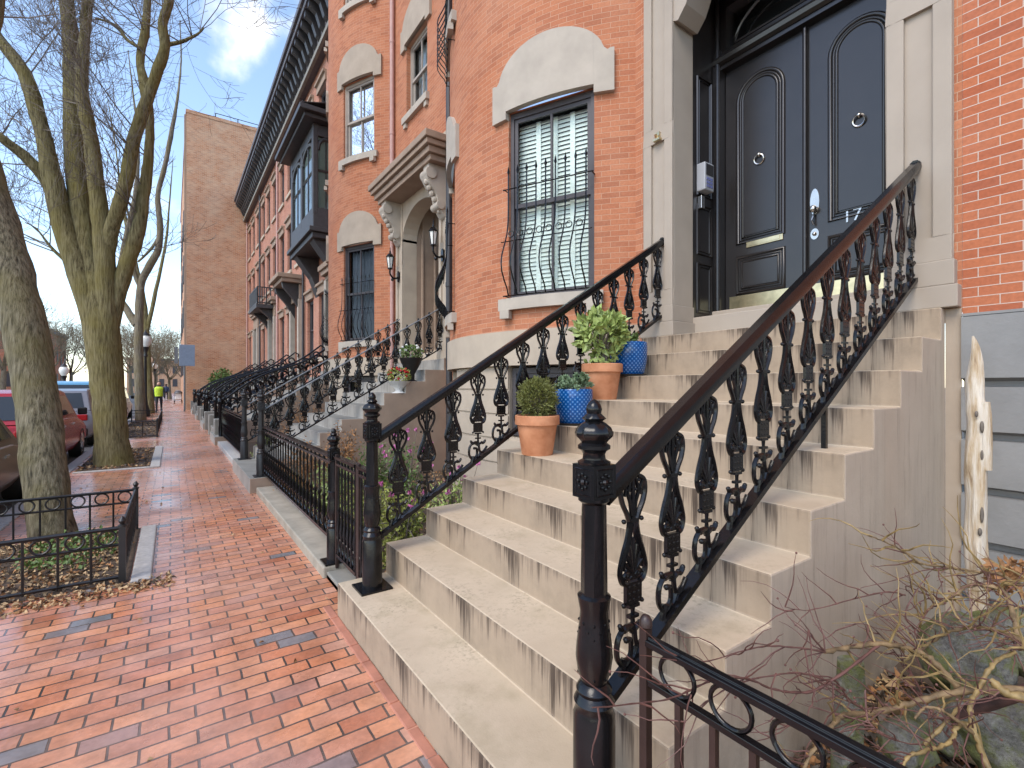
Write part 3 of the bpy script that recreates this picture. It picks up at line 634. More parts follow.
    for z in (1.2, 3.2, 5.2, 7.2): mb.lathe([(.066, 0), (.066, .07)], 8, (3.86, y0 + 7.33, z))
    mb.build('drain_pipe', MT['dark_pipe'], T, smooth=50)
    return T
town_house(0, 'red brick bow-front house with black double doors and a blind in its barred window', True)
town_house(6.7, 'salmon brick bow-front house with a bracketed brown stone door hood and two wall lanterns', False)

# neighbour at the right edge: brick over grey painted courses
T = thing('town_house', (4, -2, 0), 'flat red brick house front over grey painted courses behind the driftwood post', 'house')
mb = MB(); mb.face([(4.0, -6, 1.945), (4.0, .831, 1.945), (4.0, .831, 14.5), (4.0, -6, 14.5)]); mb.build('wall', MT['brick_red'], T)
mb = MB(); mb.box(4.025, 4.3, -6, .829, -.1, 1.94)
cs = [(-.1, .20), (.235, .525), (.565, .85), (.89, 1.18), (1.22, 1.50), (1.54, 1.93)]
for z0, z1 in cs: mb.prism([(4.03, -6, z0 - .01), (3.955, -6, z0 + .012), (3.955, -6, z1 - .004), (4.03, -6, z1)], (0, 6.828, 0))
mb.box(3.965, 4.0, -6, .829, 1.931, 1.947)
mb.build('base_courses', MT['grey_paint'], T)
mb = MB(); mb.box(4, 9, -6, .83, 14.5, 14.7); mb.build('roof', MT['slate'], T)

# ------------------------------------------------------------------ stoops
SX = [.888, 1.216, 1.519, 1.821, 2.143, 2.478, 2.819, 3.195, 3.545, 3.905]
SZ = [.21, .415, .61, .80, .99, 1.195, 1.391, 1.589, 1.791, 1.992]
def stoop(y0, label, mats, xs=SX, zs=SZ, w=(.91, 3.25), xb=3.99):
    T = thing('front_stoop', (2.4, y0 + 2.1, 0), label, 'stoop', 'front stoops along the row')
    ya, yb = y0 + w[0], y0 + w[1]; mb = MB(); n = len(xs)
    prof = [(xs[0], -.1)]
    for k in range(n):
        prof.append((xs[k], zs[k])); prof.append((xs[k + 1] if k < n - 1 else xb, zs[k]))
    prof.append((xb, -.1))
    vs = [(x, ya, z) for x, z in prof] + [(x, yb, z) for x, z in prof]; k = len(prof)
    base = len(mb.v); mb.v += vs
    for i in range(k - 1):
        mb.f.append((i, i + k, i + 1 + k, i + 1)); up = i % 2 == 0
        mb.m.append(1 if up else 0)
        if up and i < k - 2:
            zt = prof[i + 1][1]; h = zt - prof[i][1]; mb.uv[len(mb.f) - 1] = [(ya, -h), (yb, -h), (yb, 0), (ya, 0)]
    for side in (0, 1):
        for i in range(n):       # side faces as columns
            x0 = xs[i]; x1 = xs[i + 1] if i < n - 1 else xb
        mb.f.append(tuple(j + side * k for j in (range(k) if side == 0 else range(k - 1, -1, -1)))); mb.m.append(2)
    o = mb.build('steps', mats, T, bevel=.008)
    return T
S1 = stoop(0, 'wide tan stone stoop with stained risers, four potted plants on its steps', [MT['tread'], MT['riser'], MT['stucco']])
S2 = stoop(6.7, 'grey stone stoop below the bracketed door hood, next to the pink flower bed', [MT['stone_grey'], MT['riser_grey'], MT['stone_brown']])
mb = MB(); mb.box(3.985, 3.999, .833, .909, -.1, 1.985); p = mb.build('corner_pier', MT['stone_brown2'], S1)  # darker stone tone puts this corner's shading into the colour

# ------------------------------------------------------------------ cast iron: baluster, newel, stair railings
def baluster_mb(H=.60, Wd=.059):
    mb = MB(); P = lambda x, z, y=0: (x * Wd, y, z * H)
    def crv(pts, r, k=4, mirror=True):
        for s_ in ((1, -1) if mirror else (1,)):
            q = spline([P(x * s_, z) for x, z in pts], k); mb.tube(q, r * 1.5, 6)
    crv([(.12, 1.06), (.3, .985), (.85, .955), (1.0, .90), (.85, .835), (.5, .775), (.32, .735)], .0060)
    crv([(.05, .985), (.3, .94), (.42, .885), (.22, .83), (.12, .76)], .0048)
    crv([(.0, 1.08), (.0, .74)], .0060, 2, False)
    crv([(.85, .955), (.6, .91), (.7, .87)], .004, 3)
    for s_ in (-1, 1):
        mb.ball(P(.72 * s_, .735), .0085, 6); mb.ball(P(.45 * s_, .9), .006, 6); mb.ball(P(.6 * s_, .965), .006, 6)
    mb.box(-.35 * Wd, .35 * Wd, -.009, .009, .725 * H, .745 * H)
    crv([(.28, .735), (.32, .69), (.5, .625), (.78, .56), (1.0, .49), (1.02, .45), (.85, .41), (.55, .395)], .0066)
    crv([(.10, .73), (.16, .66), (.42, .58), (.66, .52), (.72, .47)], .004)
    for a in ((.0, .64), (.3, .60), (.55, .555), (.74, .51)): crv([(.05, .455), (a[0] * .6, .455 + (a[1] - .455) * .6), a], [.0062] * 4 + [.005] * 4 + [.003] if 0 else .0052, 3)
    for s_ in (-1, 1):
        mb.tube([P(.45 * s_ + .3 * math.cos(k * math.pi / 5), .437 + .019 * math.sin(k * math.pi / 5)) for k in range(10)], .0055, 5, closed=True)
        mb.ball(P(.45 * s_, .437), .006, 6)
    mb.prism([P(x_, z_, -.003) for x_, z_ in ((-.45, .41), (.45, .41), (.78, .445), (.5, .475), (.2, .50), (-.2, .50), (-.5, .475), (-.78, .445))], (0, .006, 0))
    for s_ in (-1, 1):
        for x_, z_ in ((.88, .44), (.98, .47), (.9, .52), (.75, .57), (.55, .615), (.3, .52), (.2, .48), (.5, .50), (.28, .90), (.5, .95)): mb.ball(P(x_ * s_, z_), .0062, 6)
    mb.box(-.62 * Wd, .62 * Wd, -.007, .007, .285 * H, .40 * H)
    for k in range(3):
        for s_ in (-.38, 0, .38): mb.ball(P(s_, .305 + .037 * k), .0085, 6, sc=(1, 1.25, 1))
    for s_ in (-1, 1): mb.ball(P(.74 * s_, .283), .0085, 6); mb.ball(P(.62 * s_, .40), .006, 6)
    mb.box(-.42 * Wd, .42 * Wd, -.009, .009, .262 * H, .28 * H)
    mb.tube([P(0, .27), P(0, .22), P(0, .17), P(0, .12)], [.009, .0065, .009, .012], 6)
    mb.box(-.36 * Wd, .36 * Wd, -.009, .009, .205 * H, .222 * H)
    crv([(.0, .13), (.45, .155), (.75, .15), (1.0, .175)], .0065); 
    for s_ in (-1, 1): mb.ball(P(1.02 * s_, .18), .0095, 6); mb.ball(P(.55 * s_, .165), .008, 6)
    crv([(-.1, .165), (-.7, .16), (-1.2, .11), (-1.25, .02), (-.75, -.035), (-.2, .01), (-.2, .085), (-.55, .095)], .0062, 5, False)
    mb.ball(P(-.55, .095), .011, 6)
    crv([(-.7, .0), (-.85, -.05), (-.95, -.10)], .008, 3, False)
    crv([(.1, .15), (.2, .07), (.45, .04), (.9, .06), (1.3, .11)], .0062, 4, False); crv([(-.7, -.01), (.0, -.01), (.35, .05)], .0055, 4, False)
    return mb
NEW = [(.0585, .0), (.0585, .30), (.054, .312), (.052, .325), (.058, .34), (.052, .352), (.046, .362), (.051, .375), (.044, .388), (.036, .395), (.047, .43), (.0525, .47), (.050, .51), (.043, .57), (.040, .61), (.047, .648), (.0475, .655), (.036, .662), (.036, .70), (.0335, .92), (.034, .935), (.045, .945), (.045, .955)]
def newel_mb(x, y, z, s=1.0):
    mb = MB(); nb = 24
    def fl(i, a):
        zz = NEW[i][1]
        if zz <= .301: return .05 * abs(math.cos(4 * a)) - .03
        if .655 < zz < .925: return .045 * math.cos(8 * a)
        return 0
    mb.lathe([(r * s * 1.07, q * s) for r, q in NEW], nb, (x, y, z), 0, fl)
    mb.box(x - .1 * s, x + .1 * s, y - .1 * s, y + .1 * s, z, z + .012)
    for k in range(9):            # beads on the vase
        for j in range(8):
            a = j * math.pi / 4 + (.39 if k % 2 else 0); zz = .42 + .02 * k; r_ = .0495 - abs(zz - .48) * .055
            mb.ball((x + r_ * s * math.cos(a), y + r_ * s * math.sin(a), z + zz * s), .0055 * s, 5)
    b0, b1 = z + .955 * s, z + 1.055 * s; h = .046 * s
    mb.box(x - h, x + h, y - h, y + h, b0, b1)
    for dx, dy in ((-1, 0), (1, 0), (0, -1), (0, 1)):
        c = Vector((x + dx * h, y + dy * h, (b0 + b1) / 2)); t = Vector((-dy, dx, 0))
        q = [c + t * (.033 * s) * i + Vector((0, 0, .038 * s * k)) for i, k in ((-1, -1), (1, -1), (1, 1), (-1, 1))]
        mb.tube(q, .004 * s, 4, closed=True); mb.ball(c, .010 * s, 6)
        for k in range(8): mb.ball(c + t * .019 * s * math.cos(k * .785) + Vector((0, 0, .022 * s * math.sin(k * .785))), .0065 * s, 5)
    F = [(.045, 1.055), (.047, 1.062), (.033, 1.07), (.031, 1.085), (.036, 1.095), (.046, 1.102), (.046, 1.112), (.036, 1.12), (.040, 1.128), (.051, 1.14), (.053, 1.15), (.047, 1.166), (.034, 1.178), (.024, 1.185), (.031, 1.193), (.028, 1.20), (.020, 1.208), (.0225, 1.22), (.020, 1.233), (.012, 1.245), (.002, 1.252)]
    mb.lathe([(r * s * 1.07, q * s) for r, q in F], 24, (x, y, z), 0, lambda i, a: .16 * abs(math.sin(5 * a)) - .09 if 8 <= i <= 12 else (.12 * math.sin(6 * a) if i == 14 else 0))
    return mb
bal_mesh = None
def stair_railing(y, label, style='heavy', z_off=0):
    global bal_mesh
    T = thing('stair_railing', (1.05, y, .21), label, 'railing', 'iron stair railings')
    newel_mb(1.05, y, .21).build('newel_post', MT['iron'] if style == 'heavy' else MT['iron_dull'], T, smooth=38)
    sl = .612; slb = .586; zt = lambda x: 1.205 + sl * (x - 1.146); zb = lambda x: .545 + slb * (x - 1.128)
    xe = 4.0 if style == 'heavy' else 3.95
    mb = MB(); hw_, th = (.032, .034) if style == 'heavy' else (.02, .012)
    x0 = 1.09
    prof = [(-hw_ * .8, -th), (hw_ * .8, -th), (hw_, -th * .2), (hw_ * .92, th * .55), (hw_ * .62, th), (-hw_ * .62, th), (-hw_ * .92, th * .55), (-hw_, -th * .2)]
    mb.prism([(x0, y + a, zt(x0) + b_) for a, b_ in prof], (xe - x0, 0, (xe - x0) * sl))
    if style == 'heavy':
        mb.ball((xe + .012, y, zt(xe) + .002), .036, 10); mb.tube([(xe, y, zt(xe)), (xe - .04, y, zt(xe) - .005)], .03, 8)
    mb.build('handrail', MT['iron'] if style == 'heavy' else MT['rail_grey'], T, smooth=30)  # thin rail: pale grey stands in for the bright reflection on its top
    mb = MB(); bw, bh = (.024, .014) if style == 'heavy' else (.018, .010)
    xe2 = 3.99
    mb.prism([(x0, y - bw, zb(x0) - bh), (x0, y + bw, zb(x0) - bh), (x0, y + bw, zb(x0) + bh), (x0, y - bw, zb(x0) + bh)], (xe2 - x0, 0, (xe2 - x0) * slb))
    mb.ball((xe2, y, zb(xe2)), .024, 8)
    mb.build('bottom_rail', MT['iron'], T)
    for k, xs_ in enumerate((2.63, 1.62) if style == 'heavy' else (2.63,)):
        mb = MB(); zz = SZ[sum(1 for q in SX if q < xs_) - 1]; mb.box(xs_ - .011, xs_ + .011, y - .011, y + .011, zz, zb(xs_)); 
        if k == 0: mb.build('support_bar', MT['iron'], T)
    if bal_mesh is None:
        OFF_ = baluster_mb().build('baluster', MT['iron'], T, smooth=50); bal_mesh = OFF_.data
        # the builder shifted the mesh by the parent's offset: undo it
        o = T.location; bal_mesh.transform(__import__('mathutils').Matrix.Translation(o)); bpy.data.objects.remove(OFF_)
    for i in range(14):
        x = 1.225 + .2055 * i
        b_ = bpy.data.objects.new('baluster', bal_mesh); COL.objects.link(b_); b_.parent = T
        b_.scale.z = (zt(x) - th - zb(x) - bh - .010) / .597; b_.location = Vector((x, y, zb(x) + bh + .012)) - T.location; OFF[b_.name] = Vector((0, 0, 0))
    return T
stair_railing(1.055, 'ornate black railing up the tan stoop, nearest, its post behind the curly bare shrub')
stair_railing(3.045, 'ornate black railing of the tan stoop running up behind the four flower pots')
stair_railing(7.755, 'thin railing of the grey stoop, on its near side above the pink flowers', 'thin')
stair_railing(9.745, 'thin pale-topped railing of the grey stoop, on its far side by the barred window', 'thin')

# ------------------------------------------------------------------ garden fences
def spindle(mb, x, y, z0, z1):
    h = z1 - z0
    mb.lathe([(.011, 0), (.016, .03 * h), (.009, .07 * h), (.012, .16 * h), (.021, .26 * h), (.013, .36 * h), (.010, .42 * h), (.018, .46 * h), (.009, .50 * h), (.0085, .80 * h), (.013, .85 * h), (.007, .9 * h), (.011, h)], 6, (x, y, z0))
SPIN = {}
def fence_panel(T, x, y0, y1, zb, zt, step=.115, lace=True, name='panel'):
    mb = MB(); mb.box(x - .025, x + .025, y0, y1, zt - .022, zt); mb.box(x - .014, x + .014, y0, y1, zt - .075, zt - .055); mb.box(x - .016, x + .016, y0, y1, zb, zb + .025)
    n = max(2, round((y1 - y0) / step))
    if lace:
        for i in range(n):
            y = y0 + (i + .5) * (y1 - y0) / n; s = (y1 - y0) / n / 2
            for z in (zb + .10,): mb.tube([(x, y + s + .6 * s * math.cos(k * math.pi / 4), z + .05 * math.sin(k * math.pi / 4)) for k in range(8)], .006, 4, closed=True)
    o = mb.build(name, MT['iron'], T, smooth=45); key = round(zt - zb, 3)
    for i in range(n):
        y = y0 + (i + .5) * (y1 - y0) / n
        if key not in SPIN:
            mb = MB(); spindle(mb, 0, 0, .02, zt - zb - .02); g = mb.build('spindle', MT['iron'], None, smooth=45); SPIN[key] = g.data
        else: g = bpy.data.objects.new('spindle', SPIN[key]); COL.objects.link(g)
        g.parent = T; g.location = Vector((x, y, zb)) - OFF[T.name]; OFF[g.name] = Vector((0, 0, 0))
    return o
FX = 1.07
T = thing('garden_fence', (FX, 5.5, 0), 'black spindle fence on a stone curb beside the pink flower bed', 'fence')
mb = MB(); mb.box(.965, 1.22, 3.93, 7.59, -.1, .085); mb.build('stone_curb', MT['stone_curb'], T, bevel=.012)
newel_mb(FX, 4.02, .087, .86).build('post', MT['iron'], T, smooth=38)
fence_panel(T, FX, 4.09, 7.68, .25, .94, .155)
T = thing('garden_gate', (FX, 3.5, 0), 'narrow black lace-iron gate between the two posts beside the tan stoop', 'gate')
for y0, y1 in ((3.12, 3.37), (3.40, 3.93)):
    mb = MB()
    for yy in (y0, y1): mb.box(FX - .012, FX + .012, yy - .014, yy + .014, .06, .96)
    mb.build('gate_frame', MT['iron_rust'], T, bevel=.003); fence_panel(T, FX, y0 + .016, y1 - .016, .16, .95, .085)
mb = MB(); mb.box(.99, 1.25, 3.255, 3.925, -.1, .05); mb.build('sill_stone', MT['stone_grey'], T, bevel=.01)
T = thing('garden_fence', (FX, 12, 0), 'dark sheeted iron fence panel just past the grey stoop', 'fence')
mb = MB(); mb.box(.95, 1.2, 9.98, 15.0, -.1, .10); mb.build('stone_curb', MT['granite'], T, bevel=.012)
fence_panel(T, FX, 9.85, 14.6, .22, .96, .10, True)
def stone_wall(y0, y1, label):
    T = thing('stone_fence', (1.05, y0, 0), label, 'fence', 'stone garden walls down the row')
    for yy in (y0, y1 - .45): mb = MB(); mb.box(.93, 1.25, yy, yy + .45, -.1, .62); mb.build('block', MT['stone_grey'], T, bevel=.015)
    mb = MB(); mb.box(.98, 1.2, y0 + .46, y1 - .46, -.1, .30); mb.build('wall', MT['stone_grey'], T, bevel=.01)
    fence_panel(T, 1.08, y0 + .46, y1 - .46, .34, .86, .14, False)
for a in ((15.1, 18.0, 'nearest low stone garden wall with block posts, past the sheeted fence panel'), (19.8, 23.6, 'second low stone garden wall with block posts, before the hooded door'), (25.4, 29.2, 'third low stone garden wall with block posts, far along the row'), (31.0, 35.5, 'farthest low stone garden wall, in front of the tall brick end building')): stone_wall(*a)

# low fence of rings on the near right
T = thing('ring_fence', (1.1, .3, 0), 'low black fence with a band of rings in front of the bare shrub', 'fence', 'low ring fences')
x = 1.1
mb = MB(); mb.box(x - .0125, x + .0125, .888, .913, -.1, .815); mb.lathe([(.013, 0), (.019, .006), (.018, .022), (.011, .034), (.003, .038)], 10, (x, .9, .815)); mb.build('post', MT['iron_rust'], T, smooth=40)
for z, h in ((.785, .012), (.668, .009), (.09, .009)):
    mb = MB()
    if z > .7:
        mb.prism([(x - .02, -1.2, z - h), (x + .02, -1.2, z - h), (x + .02, -1.2, z + .006), (x + .009, -1.2, z + .006), (x + .009, -1.2, z + h), (x - .009, -1.2, z + h), (x - .009, -1.2, z + .006), (x - .02, -1.2, z + .006)], (0, 2.087, 0))
    else: mb.box(x - .011, x + .011, -1.2, .887, z - h, z + h)
    mb.build('rail', MT['iron'], T, bevel=.002)
for i in range(9):
    yc = .797 - .151 * i; mb = MB(); mb.tube([(x, yc + .053 * math.cos(k * math.pi / 12), .725 + .048 * math.sin(k * math.pi / 12)) for k in range(24)], .0062, 6, closed=True); mb.build('ring', MT['iron'], T, smooth=60)
for i in range(14):
    mb = MB(); mb.box(x - .0085, x + .0085, .79 - .101 * i - .0085, .79 - .101 * i + .0085, .10, .659); mb.build('picket', MT['iron_rust'], T)

def pit_fence(name, label, x0, x1, y0, y1, h, sp=.17):
    T = thing(name, (x1, y0, 0), label, 'fence', 'ring fences round the tree pits')
    for X, Y in ((x1, y0), (x1, y1), (x0, y0), (x0, y1)):
        mb = MB(); mb.box(X - .022, X + .022, Y - .022, Y + .022, -.05, h + .01); mb.lathe([(.03, 0), (.03, .012), (.014, .02), (.026, .045), (.012, .07), (.003, .08)], 10, (X, Y, h + .01)); mb.build('post', MT['iron_dull'], T, smooth=40)
    for (ax, ay), (bx, by) in (((x0, y0), (x1, y0)), ((x1, y0), (x1, y1)), ((x0, y1), (x1, y1))):
        A, B = Vector((ax, ay, 0)), Vector((bx, by, 0)); d = (B - A); L = d.length; d.normalize(); mb = MB(); n = round(L / sp)
        for z, r in ((h, .014), (h - .125, .010), (.05, .012)): mb.tube([A + Vector((0, 0, z)), B + Vector((0, 0, z))], r, 4)
        for i in range(n):
            c = A + d * (L * (i + .5) / n); mb.tube([c + d * .052 * math.cos(k * math.pi / 7) + Vector((0, 0, h - .0625 + .052 * math.sin(k * math.pi / 7))) for k in range(14)], .008, 5, closed=True)
            q = A + d * (L * i / n); mb.tube([q + Vector((0, 0, .03)), q + Vector((0, 0, h))], .010, 4)
        mb.build('panel', MT['iron_dull'], T, smooth=50)
pit_fence('ring_fence', 'low black ring fence round the foot of the big near trunk', -1.40, -.31, 4.73, 6.40, .42)
pit_fence('ring_fence', 'low ring fence round the third tree, farther down the sidewalk', -1.40, -.36, 17.75, 26, .48, .3)

# ------------------------------------------------------------------ potted plants on the steps
def pot_terra(T, c, r, h):
    mb = MB(); mb.lathe([(r * .68, 0), (r * .70, .01), (r * .89, h * .76), (r, h * .77), (r * 1.0, h * .98), (r * .97, h), (r * .9, h), (r * .86, h * .8), (r * .1, h * .8)], 32, c)
    return mb.build('pot', MT['terracotta'], T, smooth=40)
def pot_blue(T, c, r, h):
    mb = MB(); prof = [(r * .74, .012), (r * .84, h * .10), (r * .97, h * .45), (r * 1.0, h * .8), (r * .985, h * .97), (r * .96, h), (r * .9, h * .98), (r * .88, h * .85), (r * .1, h * .84)]; n = 36
    mb.lathe(prof, n, c)
    for i in range(len(prof) - 1):
        for j in range(n):
            s = lambda q: (q / n * 2 * math.pi * r)
            mb.uv[i * n + j] = [(s(j), prof[i][1]), (s(j + 1), prof[i][1]), (s(j + 1), prof[i + 1][1]), (s(j), prof[i + 1][1])]
    o = mb.build('pot', MT['pot_blue'], T, smooth=40)
    mb = MB(); mb.lathe([(r * .9, 0), (r * .98, .018), (r * .93, .02), (r * .6, .012)], 28, c); mb.build('saucer', MT['iron_dull'], T, smooth=40)
    return o
def soil_disc(T, c, r): mb = MB(); mb.lathe([(r, 0), (r * .5, .012), (.001, .016)], 16, c); mb.build('soil', MT['soil'], T)
def rdir(up=.3):
    while True:
        v = Vector((random.uniform(-1, 1), random.uniform(-1, 1), random.uniform(-1, 1)))
        if .1 < v.length < 1: break
    v.normalize(); v.z += up; return v.normalized()
c = (2.25, 2.86, .99)
T = thing('potted_shrub', c, 'terracotta pot with a round fine-leaved green shrub, lowest of the four pots', 'potted plant', 'potted plants on the stoop')
pot_terra(T, c, .168, .295); soil_disc(T, (c[0], c[1], c[2] + .24), .14)
mb = MB(); ctr = Vector((c[0], c[1], c[2] + .42))
for k in range(70): d = rdir(.4); mb.tube([ctr + Vector((0, 0, -.15)), ctr + Vector((d.x * .05, d.y * .05, -.05)), ctr + Vector((d.x * .125, d.y * .125, d.z * .12))], [.004, .003, .001], 4)
mb.build('stem', MT['twig'], T)
mb = MB()
for k in range(3600):
    d = rdir(.15); r_ = random.uniform(.35, 1.05) ** .6 * (1.02 + .38 * mnoise.noise(d * 3.6)); p = ctr + Vector((d.x * .135, d.y * .135, d.z * .14)) * r_; mb.leaf(p, d + rdir(.6) * .9, .0042, random.uniform(.022, .042))
mb.build('foliage', MT['leaf_olive'], T)
c = (2.63, 2.87, 1.195)
T = thing('potted_plant', c, 'blue lattice-glazed pot with grey-green succulents, second from the bottom of the stoop', 'potted plant', 'potted plants on the stoop')
pot_blue(T, c, .152, .285); soil_disc(T, (c[0], c[1], c[2] + .255), .135)
mb = MB()
for k in range(38):
    d = rdir(.1); q = Vector((c[0] + d.x * .15, c[1] + d.y * .15, c[2] + .30 + random.uniform(-.02, .10) * (1 - .5 * abs(d.x))))
    for j in range(22): e = rdir(.7); mb.leaf(q, e, .010, random.uniform(.025, .045), bend=.5)
mb.build('foliage', MT['leaf_blue'], T)
c = (2.97, 2.89, 1.391)
T = thing('potted_shrub', c, 'terracotta pot with a tall large-leaved light green plant, third from the bottom', 'potted plant', 'potted plants on the stoop')
pot_terra(T, c, .172, .30); soil_disc(T, (c[0], c[1], c[2] + .25), .145)
st = MB(); mb = MB(); ctr = Vector((c[0] - .01, c[1], c[2] + .56))
for k in range(20):
    d = rdir(.35); e = ctr + Vector((d.x * .15, d.y * .15, d.z * .13)); b0 = Vector((c[0] + d.x * .04, c[1] + d.y * .04, c[2] + .25)); st.tube(spline([b0, (b0 + e) / 2 + Vector((-d.x * .04, -d.y * .04, .03)), e], 4), [.007] * 5 + [.004] * 4, 5)
    for j in range(30): f = (rdir(.25) + d * .8); mb.leaf(e + rdir(0) * .055, f, .024, random.uniform(.06, .10), bend=.35)
for k in range(30): d = rdir(0); mb.leaf(Vector((c[0] + d.x * .12, c[1] + d.y * .12, c[2] + .31)), rdir(.8), .016, .06)
for k in range(60): d = rdir(0); mb.leaf(ctr + Vector((.13 + d.x * .07, d.y * .1, -.12 + d.z * .08)), rdir(.5), .016, .06)
st.build('stem', MT['twig'], T); mb.build('foliage', MT['leaf_light'], T)
c = (3.31, 2.90, 1.589)
T = thing('potted_plant', c, 'blue lattice-glazed pot with sparse leaves, highest of the four pots', 'potted plant', 'potted plants on the stoop')
pot_blue(T, c, .165, .30); soil_disc(T, (c[0], c[1], c[2] + .27), .145)
mb = MB()
for k in range(26): d = rdir(0); q = Vector((c[0] + d.x * .11 - .05, c[1] + d.y * .11, c[2] + .28)); [mb.leaf(q + Vector((0, 0, random.uniform(0, .07))), rdir(.9), .013, .06) for j in range(5)]
mb.build('foliage', MT['leaf_green'], T)
# pots by the far stoop
for (u, v, d, lab, pal) in ((399, 384, 8.1, 'white pot of yellow and red flowers beside the grey stoop railing', 'leaf_yellow'), (411, 358, 8.25, 'black urn of small white flowers high on the grey stoop', 'leaf_green')):
    p = px(u, v, d); x_ = p.x; zz = SZ[max(0, sum(1 for q in SX if q < x_) - 1)]; c = (x_, p.y, zz)
    T = thing('potted_plant', c, lab, 'potted plant')
    mb = MB(); hh = max(.2, p.z - zz); mb.lathe([(.12, 0), (.06, .03), (.06, hh * .3), (.16, hh * .75), (.20, hh), (.17, hh), (.1, hh * .9)], 18, c); mb.build('pot', MT['wood_white'] if pal == 'leaf_yellow' else MT['iron_dull'], T, smooth=50)
    mb = MB()
    for k in range(420): e = rdir(.2); mb.leaf(Vector((c[0] + e.x * .19, c[1] + e.y * .19, zz + hh + .08 + e.z * .12)), rdir(.5), .012, .05)
    mb.build('foliage', MT[pal], T)
    mb = MB()
    for k in range(24): e = rdir(.6); mb.ball(Vector((c[0] + e.x * .19, c[1] + e.y * .19, zz + hh + .10 + e.z * .13)), .022, 6)
    mb.build('blossom', MT['tail_red'] if pal == 'leaf_yellow' else MT['wood_white'], T)

# ------------------------------------------------------------------ garden beds
def bed_plant(c, r, h, lab, leafm, n, pink=0, name='flowering_plant'):
    T = thing(name, c, lab, 'garden plant', 'plants in the bed beside the stoop')
    st = MB(); mb = MB(); fl = MB(); lw = .011
    for k in range(26):
        d = rdir(.9); e = Vector(c) + Vector((d.x * r, d.y * r, abs(d.z) * h)); st.tube(spline([c, Vector(c) + Vector((d.x * r * .3, d.y * r * .3, h * .5)), e], 3), .004, 4)
        for j in range(n // 26): t_ = random.uniform(.25, 1); q = Vector(c) * (1 - t_) + e * t_ + rdir(0) * r * .22; mb.leaf(q, rdir(.4), lw, random.uniform(.03, .065))
    for k in range(pink):
        d = rdir(1.0); e = Vector(c) + Vector((d.x * r, d.y * r, h * random.uniform(.8, 1.15)))
        st.tube([c, e], .003, 4)
        for j in range(14): fl.leaf(e, rdir(.2), .012, .030)
    st.build('stem', MT['twig'], T); mb.build('foliage', MT[leafm], T)
    if pink: fl.build('blossom', MT['petal'], T)
for a in (((1.55, 3.75, .03), .28, .62, 'yellow-green bush with pink flowers behind the gate', 'leaf_yellow', 1300, 9), ((1.62, 4.7, .03), .33, .55, 'low yellowing bush behind the spindle fence, middle of the bed', 'leaf_yellow', 1300, 0), ((2.0, 3.72, .03), .30, .72, 'green bush with pink flowers beside the tan stoop', 'leaf_light', 1500, 8), ((2.5, 3.75, .03), .32, .6, 'light green bush between the tan stoop and the bow basement', 'leaf_light', 1400, 2), ((2.05, 4.9, .03), .36, .85, 'taller green bush topped with pink flowers near the grey stoop', 'leaf_green', 1500, 14), ((1.6, 5.9, .03), .35, .6, 'light green leafy clump behind the far end of the spindle fence', 'leaf_light', 1500, 0), ((2.3, 6.6, .03), .4, .7, 'dark green clump against the side of the grey stoop', 'leaf_green', 1400, 0), ((2.2, 10.6, .03), .5, 1.1, 'rusty brown shrub beyond the grey stoop railing', 'leaf_dead', 1800, 0), ((1.6, 10.3, .03), .4, .6, 'bright green clump just beyond the grey stoop', 'leaf_light', 1500, 0), ((1.45, 7.15, .03), .30, .75, 'low rusty bush against the near newel of the grey stoop', 'leaf_dead', 1300, 0), ((2.0, 7.12, .03), .32, 1.0, 'taller rusty bush hiding the lower steps of the grey stoop', 'leaf_dead', 1400, 0), ((2.6, 12.2, .03), .55, 1.3, 'tall rust-brown shrub under the second bow front', 'leaf_dead', 2000, 0)): bed_plant(*a)
def litter(name, spots, n, mats, size=(.02, .05), kind_cat=('leaf litter', 'litter')):
    mb = MB()
    for k in range(n):
        x0, x1, y0, y1, z = random.choice(spots); p = (random.uniform(x0, x1), random.uniform(y0, y1), z + random.uniform(.004, .02)); d = rdir(0); d.z *= .25
        mb.leaf(p, d, random.uniform(*size) * .4, random.uniform(*size), random.randrange(len(mats)), .8)
    return mb.build(name, [MT[q] for q in mats])
o = litter('leaf_litter', [(-1.4, -.33, 4.75, 6.4, .006)] * 3 + [(-1.4, .0, 4.45, 4.72, .0)], 2600, ['leaf_dead', 'leaf_pale', 'leaf_pale', 'soil']); tag(o, 'dead brown leaves and mulch round the foot of the near tree', 'leaf litter', kind='stuff')
o = litter('leaf_litter', [(1.15, 3.9, 3.3, 7.5, .03)], 3500, ['leaf_dead', 'leaf_pale', 'soil']); tag(o, 'brown leaf mulch in the flower bed beside the tan stoop', 'leaf litter', kind='stuff')
o = litter('leaf_litter', [(1.2, 3.0, -.3, .89, .03)], 6500, ['leaf_dead', 'soil', 'twig', 'soil', 'leaf_pale', 'leaf_dead'], (.025, .075)); tag(o, 'dead leaves on the soil under the bare shrub and rocks', 'leaf litter', kind='stuff')
o = litter('leaf_litter', [(-1.38, -.36, 11.25, 14.7, .006), (-1.38, -.4, 17.9, 25.9, .006)], 1500, ['leaf_dead', 'soil', 'twig', 'leaf_pale'], (.03, .07)); tag(o, 'dead leaves on the bare earth round the trees farther down the sidewalk', 'leaf litter', kind='stuff')
o = litter('fallen_leaves', [(-1.3, .9, 1.2, 12, .0)], 60, ['leaf_dead', 'leaf_pale'], (.02, .04)); tag(o, 'few fallen leaves scattered over the wet brick sidewalk', 'leaf litter', kind='stuff')
mb = MB()
